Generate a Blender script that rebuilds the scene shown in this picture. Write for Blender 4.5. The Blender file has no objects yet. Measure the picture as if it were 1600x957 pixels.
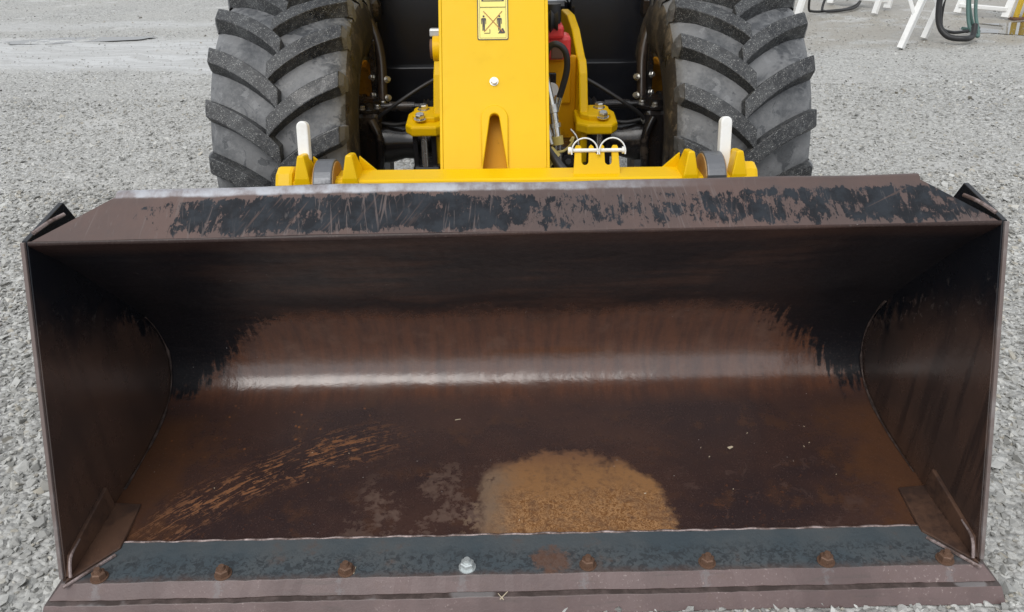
import bpy, bmesh, math, random
import numpy as np
from mathutils import Vector, Matrix, Euler

random.seed(4); RNG = np.random.default_rng(11)
R = math.radians
sc = bpy.context.scene
COL = sc.collection

# ---------------------------------------------------------------- camera, sky, sun, exposure
cam_d = bpy.data.cameras.new("camera"); cam = bpy.data.objects.new("camera", cam_d); COL.objects.link(cam)
cam_d.sensor_width = 36; cam_d.lens = 27.0; cam_d.clip_start = .05; cam_d.clip_end = 900
cam.matrix_world = Matrix.Translation((0, 0, 1.535)) @ Matrix.Rotation(R(90 - 28), 4, 'X') @ Matrix.Rotation(R(-1.25), 4, 'Z')
sc.camera = cam

SUN_EL, SUN_AZ = 52, 205            # elevation; azimuth clockwise from +Y (behind the photographer)
world = bpy.data.worlds.new("World"); sc.world = world; world.use_nodes = True
wt = world.node_tree; wt.nodes.clear()
sky = wt.nodes.new('ShaderNodeTexSky'); sky.sky_type = 'NISHITA'; sky.sun_disc = False
sky.sun_elevation = R(SUN_EL); sky.sun_rotation = R(SUN_AZ); sky.dust_density = 4; sky.air_density = 1.0; sky.ozone_density = 1.0
hs = wt.nodes.new('ShaderNodeHueSaturation'); hs.inputs['Saturation'].default_value = .22
bg = wt.nodes.new('ShaderNodeBackground'); bg.inputs['Strength'].default_value = .15
wo = wt.nodes.new('ShaderNodeOutputWorld')
wt.links.new(sky.outputs[0], hs.inputs['Color']); cl = wt.nodes.new('ShaderNodeMix'); cl.data_type = 'RGBA'; cl.inputs[0].default_value = .62; cl.inputs[7].default_value = (7.3, 7.6, 8.0, 1)   # even cloud veil
wt.links.new(hs.outputs[0], cl.inputs[6]); wt.links.new(cl.outputs[2], bg.inputs[0]); wt.links.new(bg.outputs[0], wo.inputs[0])

sun_d = bpy.data.lights.new("sun", 'SUN'); sun = bpy.data.objects.new("sun", sun_d); COL.objects.link(sun)
sun_d.energy = 1.2; sun_d.angle = R(40); sun_d.color = (1, .97, .93)
az = R(SUN_AZ); el = R(SUN_EL)
to_sun = Vector((math.sin(az) * math.cos(el), math.cos(az) * math.cos(el), math.sin(el)))
sun.rotation_euler = to_sun.to_track_quat('Z', 'Y').to_euler()

sc.view_settings.view_transform = 'Standard'; sc.view_settings.look = 'None'
sc.view_settings.exposure = 0.06; sc.view_settings.gamma = 1.0; sc.view_settings.use_curve_mapping = False

# ---------------------------------------------------------------- node helpers
class NT:
    def __init__(s, name):
        s.m = bpy.data.materials.new(name); s.m.use_nodes = True
        s.t = s.m.node_tree; s.t.nodes.clear()
        s.out = s.t.nodes.new('ShaderNodeOutputMaterial'); s.b = s.t.nodes.new('ShaderNodeBsdfPrincipled')
        s.t.links.new(s.b.outputs[0], s.out.inputs[0]); s._tc = None
    def set(s, sock, v):
        if hasattr(v, 'is_output'): s.t.links.new(v, sock)
        elif isinstance(v, (tuple, list)) and sock.type == 'RGBA': sock.default_value = (*v, 1) if len(v) == 3 else v
        else: sock.default_value = v
    def tc(s, k='Object'):
        if s._tc is None: s._tc = s.t.nodes.new('ShaderNodeTexCoord')
        return s._tc.outputs[k]
    def M(s, op, a, b=0.0, c=0.0, clamp=False):
        n = s.t.nodes.new('ShaderNodeMath'); n.operation = op; n.use_clamp = clamp
        s.set(n.inputs[0], a); s.set(n.inputs[1], b); s.set(n.inputs[2], c); return n.outputs[0]
    def add(s, *a):
        r = a[0]
        for q in a[1:]: r = s.M('ADD', r, q)
        return r
    def mul(s, *a):
        r = a[0]
        for q in a[1:]: r = s.M('MULTIPLY', r, q)
        return r
    def sub(s, a, b): return s.M('SUBTRACT', a, b)
    def ss(s, v, lo, hi):            # smoothstep lo..hi -> 0..1 (reversed when hi < lo)
        n = s.t.nodes.new('ShaderNodeMapRange'); n.interpolation_type = 'SMOOTHSTEP'
        if lo < hi: a, b, c, d = lo, hi, 0., 1.
        else: a, b, c, d = hi, lo, 1., 0.
        s.set(n.inputs['Value'], v)
        for k, q in zip(('From Min', 'From Max', 'To Min', 'To Max'), (a, b, c, d)): n.inputs[k].default_value = q
        return n.outputs['Result']
    def inv(s, a): return s.M('SUBTRACT', 1.0, a)
    def sep(s, v):
        n = s.t.nodes.new('ShaderNodeSeparateXYZ'); s.set(n.inputs[0], v); return n.outputs
    def comb(s, x, y, z=0.0):
        n = s.t.nodes.new('ShaderNodeCombineXYZ')
        for i, q in enumerate((x, y, z)): s.set(n.inputs[i], q)
        return n.outputs[0]
    def vmul(s, v, k):
        n = s.t.nodes.new('ShaderNodeVectorMath'); n.operation = 'MULTIPLY'; s.set(n.inputs[0], v); n.inputs[1].default_value = k; return n.outputs[0]
    def noise(s, v, scale=5., detail=4., rough=.55, dist=0., off=None):
        n = s.t.nodes.new('ShaderNodeTexNoise')
        if off is not None:
            q = s.t.nodes.new('ShaderNodeVectorMath'); s.set(q.inputs[0], v); q.inputs[1].default_value = (off, off * .7, off * 1.3); v = q.outputs[0]
        s.set(n.inputs['Vector'], v); n.inputs['Scale'].default_value = scale; n.inputs['Detail'].default_value = detail
        n.inputs['Roughness'].default_value = rough; n.inputs['Distortion'].default_value = dist
        return n.outputs['Fac']
    def voro(s, v, scale, feature='F1', out='Distance', rnd=1.):
        n = s.t.nodes.new('ShaderNodeTexVoronoi'); n.feature = feature; s.set(n.inputs['Vector'], v)
        n.inputs['Scale'].default_value = scale; n.inputs['Randomness'].default_value = rnd; return n.outputs[out]
    def mix(s, f, a, b):
        n = s.t.nodes.new('ShaderNodeMix'); n.data_type = 'RGBA'
        s.set(n.inputs[0], f); s.set(n.inputs[6], a); s.set(n.inputs[7], b); return n.outputs[2]
    def mixf(s, f, a, b):
        n = s.t.nodes.new('ShaderNodeMix'); s.set(n.inputs[0], f); s.set(n.inputs[2], a); s.set(n.inputs[3], b); return n.outputs[0]
    def bump(s, h, strength=.3, dist=.01, prev=None):
        n = s.t.nodes.new('ShaderNodeBump'); n.inputs['Strength'].default_value = strength; n.inputs['Distance'].default_value = dist
        s.set(n.inputs['Height'], h)
        if prev is not None: s.t.links.new(prev, n.inputs['Normal'])
        return n.outputs[0]
    def attr(s, name, out='Fac'):
        n = s.t.nodes.new('ShaderNodeAttribute'); n.attribute_name = name; return n.outputs[out]
    def fin(s, col, rough=.5, metal=0., ior=1.5, normal=None, coat=0.):
        s.set(s.b.inputs['Base Color'], col); s.set(s.b.inputs['Roughness'], rough); s.set(s.b.inputs['Metallic'], metal)
        s.set(s.b.inputs['IOR'], ior); s.set(s.b.inputs['Coat Weight'], coat); s.b.inputs['Coat Roughness'].default_value = .1
        if normal is not None: s.t.links.new(normal, s.b.inputs['Normal'])
        return s.m

MAT = {}
def simple(name, col, rough=.5, metal=0., dirt=.3, dirtcol=(.08, .065, .05), scale=9., ior=1.5, coat=0., bump=.05, lo=.5, hi=.75):
    n = NT(name); p = n.tc()
    a = n.noise(p, scale, 6, .62); b = n.noise(p, scale * 6, 3, .6)
    f = n.mul(n.ss(n.add(n.mul(a, .75), n.mul(b, .25)), lo, hi), dirt)
    var = n.mix(n.noise(p, scale * .4, 2), tuple(q * .86 for q in col), tuple(min(1, q * 1.08) for q in col))
    MAT[name] = n.fin(n.mix(f, var, dirtcol), n.add(n.mul(f, .35), n.mul(b, .12), rough - .06), metal, ior, n.bump(b, bump, .003), coat)
    return MAT[name]

simple('yellow_paint', (.78, .48, .002), .36, ior=1.3, dirt=.28, dirtcol=(.42, .25, .02), scale=4, bump=.06, lo=.48, hi=.72)
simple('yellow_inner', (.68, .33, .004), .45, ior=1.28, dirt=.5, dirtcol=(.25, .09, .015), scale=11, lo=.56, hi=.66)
simple('rim_paint', (.6, .29, .012), .45, dirt=.5, dirtcol=(.12, .065, .03), scale=9, lo=.42, hi=.62)
simple('black_paint', (.012, .012, .014), .24, dirt=.35, dirtcol=(.05, .042, .036), scale=7)
simple('axle_paint', (.014, .013, .014), .22, dirt=.6, dirtcol=(.13, .10, .075), scale=6, lo=.5, hi=.7, bump=.12)
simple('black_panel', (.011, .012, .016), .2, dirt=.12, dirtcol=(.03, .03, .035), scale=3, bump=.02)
simple('black_rubber', (.018, .018, .02), .5, dirt=.4, dirtcol=(.07, .065, .06), scale=20)
simple('brown_pipe', (.03, .022, .018), .3, dirt=.8, dirtcol=(.09, .06, .04), scale=8)
simple('edge_steel', (.15, .115, .105), .45, .2, dirt=.8, dirtcol=(.3, .29, .29), scale=5)
simple('zinc', (.62, .62, .6), .35, .85, dirt=.4, dirtcol=(.3, .27, .22), scale=40)
simple('chrome', (.7, .7, .68), .22, .9, dirt=.3, dirtcol=(.3, .27, .22), scale=30)
simple('dust_cap', (.62, .5, .16), .5, dirt=.3)
simple('red_paint', (.68, .04, .04), .35, dirt=.25, dirtcol=(.2, .05, .04), scale=15)
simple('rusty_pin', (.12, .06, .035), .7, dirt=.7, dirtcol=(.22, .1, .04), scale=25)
simple('rust_nut', (.15, .085, .055), .55, .3, dirt=.7, dirtcol=(.07, .04, .03), scale=60, bump=.3)
simple('zinc_nut', (.6, .64, .64), .4, .6, dirt=.3, dirtcol=(.3, .35, .35), scale=60, bump=.15)
simple('white_paint', (.8, .8, .78), .5, dirt=.35, dirtcol=(.4, .38, .33), scale=6)
simple('pin_white', (.82, .82, .79), .45, dirt=.3, dirtcol=(.5, .42, .3), scale=15)
simple('worn_steel', (.16, .165, .175), .42, .6, dirt=.7, dirtcol=(.07, .065, .07), scale=22, bump=.2)
simple('ochre_side', (.36, .2, .06), .55, dirt=.7, dirtcol=(.16, .09, .05), scale=18)
simple('weld', (.11, .08, .07), .5, .3, dirt=.95, dirtcol=(.03, .02, .017), scale=30, bump=.5, lo=.38, hi=.6)
simple('weld_bright', (.30, .24, .23), .4, .3, dirt=.9, dirtcol=(.08, .05, .04), scale=22, bump=.5, lo=.4, hi=.6)
simple('corner_steel', (.045, .027, .021), .42, 0., dirt=.8, dirtcol=(.09, .042, .022), scale=9, bump=.2, lo=.4, hi=.62)
simple('decal_yellow', (.8, .68, .16), .35, dirt=.05)
simple('decal_ink', (.03, .018, .012), .4, dirt=.0)
simple('decal_red', (.38, .14, .02), .4, dirt=.0)
simple('decal_pale', (.85, .78, .42), .4, dirt=.0)
simple('hose_green', (.075, .15, .135), .5, dirt=.5, dirtcol=(.2, .22, .2))
simple('hose_black', (.015, .015, .016), .5, dirt=.3)
simple('straw', (.55, .47, .34), .7, dirt=.2)
simple('post_yellow', (.6, .4, .03), .5, dirt=.7, dirtcol=(.12, .07, .03), scale=10)

def m_tyre(name, base, dust, lo, hi, speck):
    n = NT(name); p = n.tc()
    a = n.noise(p, 7, 6, .62); b = n.noise(p, 60, 3, .65); c = n.noise(p, 330, 2, .7)
    f = n.ss(n.add(n.mul(a, .8), n.mul(b, .2)), lo, hi)
    col = n.mix(f, base, dust)
    wet = n.ss(n.noise(p, 5, 4, .6, .5, off=7.1), .56, .62)
    col = n.mix(n.mul(wet, .75), col, tuple(q * .8 for q in base))
    mudf = n.mul(n.ss(n.noise(p, 24, 5, .7, .6, off=3.), .56, .60), n.ss(n.noise(p, 4, 3, .5, 0, off=6.), .42, .6)); col = n.mix(n.mul(mudf, .6), col, tuple(min(1, q * 1.35) for q in dust))
    dk = n.ss(n.noise(p, 14, 5, .7, .8, off=12.), .60, .63); col = n.mix(n.mul(dk, .7), col, base)
    if speck: col = n.mix(n.mul(n.ss(c, .57, .66), n.ss(b, .35, .6), speck), col, (.42, .42, .4))
    MAT[name] = n.fin(col, n.mixf(wet, .52, .2), 0, 1.5, n.bump(n.add(n.mul(c, .5), b), .35, .004))
m_tyre('tyre_tread', (.042, .046, .052), (.155, .158, .162), .3, .58, .12)
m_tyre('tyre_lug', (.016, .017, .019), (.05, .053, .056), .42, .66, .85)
m_tyre('tyre_side', (.018, .016, .015), (.12, .095, .065), .46, .68, .1)

# --- bucket steel
BROWN = (.13, .054, .03); FLOOR = (.058, .031, .025); DARK = (.0075, .0085, .0115)
def m_sheet():
    n = NT('bucket_sheet'); uv = n.tc('UV'); u, s, _ = n.sep(uv); au = n.M('ABSOLUTE', u)
    g1 = n.noise(uv, 2.2, 5, .6); g2 = n.noise(uv, 9, 5, .62); g3 = n.noise(uv, 45, 4, .65); fine = n.noise(uv, 170, 2, .6)
    vst = n.noise(n.vmul(uv, (34, 5, 1)), 1., 4, .6)                     # runs down the sheet
    hst = n.noise(n.vmul(uv, (2.2, 15, 1)), 1., 4, .6)                   # rolling marks along it
    brown = n.mix(n.ss(vst, .35, .7), BROWN, (.082, .037, .025))
    brown = n.mix(n.ss(g2, .5, .72), brown, (.135, .068, .045))
    flo = n.mix(n.ss(g1, .35, .65), FLOOR, (.033, .021, .021))
    flo = n.mix(n.mul(n.ss(g2, .52, .7), .6), flo, (.075, .036, .022))
    col = n.mix(n.ss(n.add(s, n.mul(g2, .12)), .93, 1.06), brown, flo)
    # warm tint at both ends of the floor
    e = n.mul(n.ss(n.add(au, n.mul(g1, .3), n.mul(n.sub(g2, .5), .5), n.mul(n.sub(g3, .5), .25)), 1.0, 1.25), n.ss(s, .95, 1.05)); col = n.mix(n.mul(e, .75), col, (.095, .042, .02))
    drag = n.noise(n.vmul(uv, (55, 4.5, 1)), 1., 5, .7, .5, off=8.)
    # old black coat left on the upper back, ragged lower edge, deeper at the ends
    bd = n.add(.60, n.mul(n.ss(au, .72, 1.16), .33), n.mul(n.sub(g1, .5), .16), n.mul(n.sub(g2, .5), .14), n.mul(n.sub(g3, .5), .20), n.mul(n.sub(drag, .5), .30))
    bs = n.add(.585, n.mul(n.sub(g1, .5), .30), n.mul(n.sub(g2, .5), .10), n.mul(n.sub(g3, .5), .06))
    dm = n.mul(n.mixf(n.ss(n.add(au, n.mul(n.sub(g1, .5), .4)), .62, .82), n.ss(n.sub(bs, s), -.075, .075), n.ss(n.sub(bd, s), -.03, .045)), n.add(.92, n.mul(g3, .12)))
    dcol = n.mix(n.mul(n.ss(n.add(n.mul(g1, .55), n.mul(hst, .45)), .47, .62), n.ss(au, 1.0, .6)), DARK, (.05, .027, .021))
    dcol = n.mix(n.mul(n.ss(hst, .58, .72), .5), dcol, (.02, .02, .024))
    dcol = n.mix(n.mul(n.ss(s, .09, .0), .5), dcol, (.05, .026, .02))
    col = n.mix(dm, col, dcol)
    # faint scratches in the coat
    scr = n.mul(n.ss(n.noise(n.vmul(uv, (70, 9, 1)), 1, 3, .6, 1.5), .66, .72), n.ss(g1, .5, .62), n.ss(s, .7, .45))
    col = n.mix(n.mul(scr, .35), col, (.13, .12, .12))
    # pale dusty smears in front of the middle
    w = n.add(n.mul(n.sub(g2, .5), .9), n.mul(n.sub(g3, .5), .35))
    def ell(cx, cs, rx, rs):
        a = n.M('DIVIDE', n.sub(u, cx), rx); b = n.M('DIVIDE', n.sub(s, cs), rs)
        return n.add(n.mul(a, a), n.mul(b, b))
    pm = n.mul(n.ss(n.add(ell(-.2, 1.42, .36, .26), n.mul(w, 1.3)), 1.0, .3), n.ss(n.add(n.mul(n.noise(uv, 9, 6, .72, .2, off=1.7), .7), n.mul(g3, .3)), .49, .57))
    col = n.mix(n.mul(pm, .65), col, (.125, .078, .058))
    pm2 = n.mul(n.ss(n.add(ell(.72, 1.38, .35, .22), w), 1.0, .3), n.ss(n.noise(uv, 16, 5, .68, .8, off=3.), .55, .66))
    col = n.mix(n.mul(pm2, .4), col, (.1, .062, .052))
    # big orange rust fan lying in the middle
    left = n.ss(n.add(u, n.mul(n.sub(g3, .5), .05)), -.13, -.085)
    om = n.mul(n.ss(n.add(ell(.13, 1.58, .31, .41), n.mul(w, .7), n.mul(n.sub(g1, .5), 1.2)), 1.08, .86), n.add(left, n.mul(n.ss(g3, .5, .62), n.ss(u, -.3, -.12), n.inv(left), .8)), n.ss(n.add(n.mul(g3, .5), n.mul(g2, .5)), .28, .45))
    ver = n.noise(uv, 78, 3, .6, 2.4)
    ver2 = n.mixf(n.ss(n.add(s, n.mul(n.sub(g2, .5), .2)), 1.30, 1.42), .5, ver)
    ocol = n.mix(n.ss(ver2, .40, .60), (.17, .07, .02), (.36, .195, .085))
    ocol = n.mix(n.mul(n.ss(n.add(n.mul(g2, .6), n.mul(g3, .4)), .46, .6), .55), ocol, (.16, .085, .045))
    ocol = n.mix(n.ss(n.add(u, n.mul(g2, .25)), .14, .02), ocol, (.19, .125, .08))
    ocol = n.mix(n.ss(n.add(s, n.mul(g2, .1)), 1.34, 1.22), ocol, (.18, .088, .045))
    col = n.mix(n.mul(om, .92), col, ocol)
    rimr = n.mul(n.ss(n.add(s, n.mul(g3, .1)), 1.56, 1.6), n.ss(n.noise(uv, 5, 3, off=5.), .45, .6), n.ss(u, .2, .5))
    col = n.mix(rimr, col, (.24, .10, .03))
    # raked rust streaks at the left
    ca, sa = math.cos(R(-33)), math.sin(R(-33))
    dx, ds = n.sub(u, -.74), n.sub(s, 1.24)
    t = n.add(n.mul(dx, ca), n.mul(ds, sa)); q = n.sub(n.mul(ds, ca), n.mul(dx, sa)); q = n.add(q, n.mul(t, t, -.45))
    stv = n.comb(n.mul(t, 11.), n.mul(q, 80.)); st = n.add(n.mul(n.noise(stv, 1., 6, .75, .9), .70), n.mul(g3, .33))
    sm = n.mul(n.ss(n.M('ABSOLUTE', n.add(q, n.mul(n.sub(g2, .5), .1), -.01)), .115, .02), n.ss(n.M('ABSOLUTE', t), .47, .22), n.ss(st, .535, .575))
    col = n.mix(n.mul(sm, .9), col, n.mix(fine, (.20, .068, .022), (.30, .145, .065)))
    sp = n.mul(n.ss(n.voro(uv, 48, rnd=1.), .26, .14), n.ss(g2, .52, .6), n.ss(n.M('ABSOLUTE', n.sub(s, 1.05)), .16, .05), n.ss(u, -.15, -.5))
    col = n.mix(n.mul(sp, .7), col, (.26, .10, .035))
    drust = n.mul(n.ss(g3, .58, .68), n.ss(g1, .52, .6), n.ss(s, 1.1, 1.25), .5)
    col = n.mix(drust, col, (.17, .065, .03))
    spk = n.mul(n.ss(n.voro(uv, 26), .05, .03), n.ss(n.noise(uv, 3, 2, off=9.), .5, .6)); col = n.mix(n.mul(spk, .7), col, (.4, .38, .36))
    col = n.mix(n.mul(n.ss(fine, .55, .75), .16), col, (.2, .15, .13)); col = n.mix(n.mul(n.ss(g3, .5, .7), .22), col, (.03, .018, .015))
    dusty = n.M('MAXIMUM', n.M('MAXIMUM', om, n.mul(pm, .6)), n.mul(sm, .8))
    ro = n.add(n.mixf(dusty, .20, .8), n.mul(n.sub(g2, .5), .18), n.mul(n.sub(g3, .5), .14), n.mul(n.sub(vst, .5), .10), n.mul(dm, .14))
    nm = n.bump(n.add(n.mul(g1, 2.4), n.mul(n.noise(n.vmul(uv, (5, 2.2, 1)), 1, 3, .5, off=2.), 1.2), n.mul(g2, .30)), .24, .012); nm = n.bump(n.add(fine, n.mul(n.mul(ver, om), 1.2), n.mul(sm, 1.2), n.mul(g3, .8)), .14, .002, nm)
    MAT['bucket_sheet'] = n.fin(col, ro, 0, n.mixf(n.M('MAXIMUM', dusty, dm), 1.78, 1.34), nm)
m_sheet()

def m_side():
    n = NT('bucket_side'); p = n.tc(); x, y, z = n.sep(p)
    g1 = n.noise(p, 2.5, 5, .6); g2 = n.noise(p, 10, 5, .62); g3 = n.noise(p, 50, 4, .65)
    vst = n.noise(n.vmul(p, (10, 26, 2.2)), 1., 3, .55)
    col = n.mix(n.ss(g1, .35, .65), (.04, .027, .023), (.062, .036, .027))
    col = n.mix(n.mul(n.ss(vst, .48, .62), n.mixf(n.ss(x, -.2, .2), .3, .8)), col, (.022, .016, .015))
    low = n.mul(n.ss(n.add(z, n.mul(g1, .15)), .22, .06), .7); col = n.mix(low, col, (.085, .042, .024))
    bd = n.add(.50, n.mul(n.sub(y, 1.85), -.62), n.mul(n.sub(g1, .5), .3), n.mul(n.sub(g2, .5), .18), n.mul(n.sub(g3, .5), .16), n.mul(n.sub(n.noise(n.vmul(p, (10, 50, 5)), 1., 5, .7, .4), .5), .25))
    dm = n.mixf(n.ss(n.add(y, n.mul(n.sub(g1, .5), .3)), 1.88, 2.0), n.ss(n.add(n.sub(z, .52), n.mul(n.sub(g1, .5), .35), n.mul(n.sub(g2, .5), .12), n.mul(n.sub(y, 1.85), .5)), -.11, .09), n.ss(n.sub(z, bd), -.03, .045)); col = n.mix(dm, col, DARK)
    ed = n.mul(n.ss(g3, .55, .7), n.ss(n.M('ABSOLUTE', n.sub(z, bd)), .08, .0)); col = n.mix(n.mul(ed, .3), col, (.14, .12, .11))
    MAT['bucket_side'] = n.fin(col, n.add(.16, n.mul(g2, .2)), 0, n.mixf(dm, 1.65, 1.35), n.bump(n.add(n.mul(g1, 2.), g2), .12, .01))
m_side()

def m_spill():
    n = NT('bucket_spill'); uv = n.tc('UV'); u, s, _ = n.sep(uv)
    g1 = n.noise(uv, 3, 5, .6); g2 = n.noise(uv, 14, 6, .68); g3 = n.noise(n.vmul(uv, (75, 24, 1)), 1, 5, .72, .6); sl = n.noise(n.vmul(uv, (60, 8, 1)), 1, 4, .65, 1.2, off=4.)
    col = n.mix(n.ss(g1, .35, .65), (.066, .043, .038), (.095, .056, .046))
    col = n.mix(n.mul(n.ss(g2, .55, .7), .5), col, (.06, .045, .043))
    g4 = n.noise(n.vmul(uv, (26, 15, 1)), 1, 6, .75, .4, off=6.)
    gz = n.noise(n.vmul(uv, (1.6, .6, 1)), 1., 2, .5, 0, off=11.)
    f = n.add(n.mul(g2, .26), n.mul(g3, .30), n.mul(g1, .25), n.mul(g4, .34), n.mul(n.sub(gz, .5), .30), .085, n.mul(n.ss(u, -.62, -1.0), -.14))
    band = n.mul(n.ss(s, -.02, .03), n.ss(s, .130, .10))
    dm = n.ss(n.add(f, n.mul(band, .13)), .745, .775)
    dcol = n.mix(n.ss(g2, .42, .62), (.006, .007, .010), (.017, .021, .027))
    col = n.mix(dm, col, dcol)
    for k, (an, fx, fy, th) in enumerate(((62, 90, 7, .59), (100, 110, 6, .58), (28, 100, 5, .62), (85, 60, 3, .62))):
        c_, s__ = math.cos(R(an)), math.sin(R(an)); al = n.add(n.mul(u, c_), n.mul(s, s__)); pe = n.sub(n.mul(s, c_), n.mul(u, s__))
        sc_ = n.ss(n.noise(n.comb(n.mul(pe, float(fx)), n.mul(al, float(fy))), 1., 3, .6, .5, off=3. * k), th, th + .05)
        col = n.mix(n.mul(sc_, n.ss(n.noise(uv, 2.6, 2, .5, 0, off=5. + k), .47, .6), .6), col, (.12, .092, .085) if k % 2 else (.085, .055, .047))
    col = n.mix(n.mul(n.ss(sl, .62, .68), band, .3), col, (.14, .12, .115))
    lip = n.mul(n.ss(n.add(s, n.mul(n.sub(g2, .5), .015)), .122, .132), n.ss(n.add(u, n.mul(g1, .8)), 1.0, .3)); col = n.mix(lip, col, n.mix(n.ss(n.add(n.mul(g2, .55), n.mul(g1, .3), n.mul(g3, .15)), .4, .6), (.20, .17, .17), (.40, .41, .44)))
    MAT['bucket_spill'] = n.fin(col, n.add(.42, n.mul(g2, .14)), n.mul(lip, .3), n.mixf(dm, 1.5, 1.33), n.bump(n.add(n.mul(g1, 2.), g3), .14, .006))
m_spill()

def m_blade():
    n = NT('blade_steel'); p = n.tc(); x, y, z = n.sep(p)
    g1 = n.noise(p, 4, 5, .6); g2 = n.noise(p, 22, 5, .65); g3 = n.noise(p, 75, 4, .7, .8)
    col = n.mix(n.ss(g1, .35, .65), (.048, .066, .078), (.075, .085, .09))
    pit = n.mul(n.ss(g3, .48, .56), n.ss(n.add(y, n.mul(g2, .05)), 1.505, 1.46)); col = n.mix(n.mul(pit, .8), col, (.025, .03, .035))
    ru = n.ss(n.add(n.mul(g1, .6), n.mul(g2, .4)), .55, .66); col = n.mix(n.mul(ru, .55), col, (.10, .052, .032))
    lowr = n.ss(n.add(y, n.mul(g2, .05)), 1.425, 1.395); col = n.mix(n.mul(lowr, .7), col, (.085, .05, .04))
    a = n.M('DIVIDE', n.sub(x, .085), .055); b = n.M('DIVIDE', n.sub(y, 1.42), .05)
    sp = n.ss(n.add(n.mul(a, a), n.mul(b, b), n.mul(n.sub(g2, .5), 4.), n.mul(n.sub(g3, .5), 2.)), 1.2, .2); col = n.mix(n.mul(sp, .6), col, (.14, .055, .022))
    MAT['blade_steel'] = n.fin(col, n.add(.4, n.mul(g2, .15)), 0, 1.8, n.bump(n.add(g2, n.mul(g3, .7)), .3, .004))
    n = NT('blade_edge'); p = n.tc(); x, y, z = n.sep(p)
    g1 = n.noise(p, 4, 5, .6); g2 = n.noise(p, 24, 5, .65); g3 = n.noise(p, 120, 3, .7); h = n.noise(n.vmul(p, (5, 60, 60)), 1, 4, .6)
    col = n.mix(n.ss(g1, .35, .65), (.088, .056, .053), (.125, .082, .078)); col = n.mix(n.mul(n.ss(g2, .52, .7), .5), col, (.11, .07, .06))
    col = n.mix(n.mul(n.ss(g3, .6, .7), n.ss(g1, .45, .6), .6), col, (.34, .28, .26)); col = n.mix(n.mul(n.ss(h, .58, .68), .5), col, (.07, .05, .045))
    # bluish run-off stains below the bolts (spacing .308 m)
    k = n.M('ABSOLUTE', n.sub(n.M('FRACT', n.M('DIVIDE', n.add(x, 1.051 + .1515), .3035)), .5))
    st = n.mul(n.ss(n.add(k, n.mul(n.sub(g3, .5), .18), n.mul(n.sub(g2, .5), .1)), .05, .015), n.ss(g2, .42, .55), n.ss(y, 1.346, 1.352)); col = n.mix(n.mul(st, .25), col, (.20, .22, .23))
    MAT['blade_edge'] = n.fin(col, n.add(.4, n.mul(g2, .15)), 0, 1.6, n.bump(n.add(g2, g3), .2, .003))
    n = NT('blade_top_dark'); p = n.tc(); g2 = n.noise(p, 20, 5, .65); g1 = n.noise(p, 5, 4)
    col = n.mix(n.ss(g2, .4, .65), (.05, .036, .032), (.095, .07, .064)); col = n.mix(n.mul(n.ss(g1, .58, .64), .7), col, (.2, .19, .19))
    MAT['blade_top_dark'] = n.fin(col, .5, 0, 1.5, n.bump(g2, .3, .004))
m_blade()

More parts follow.
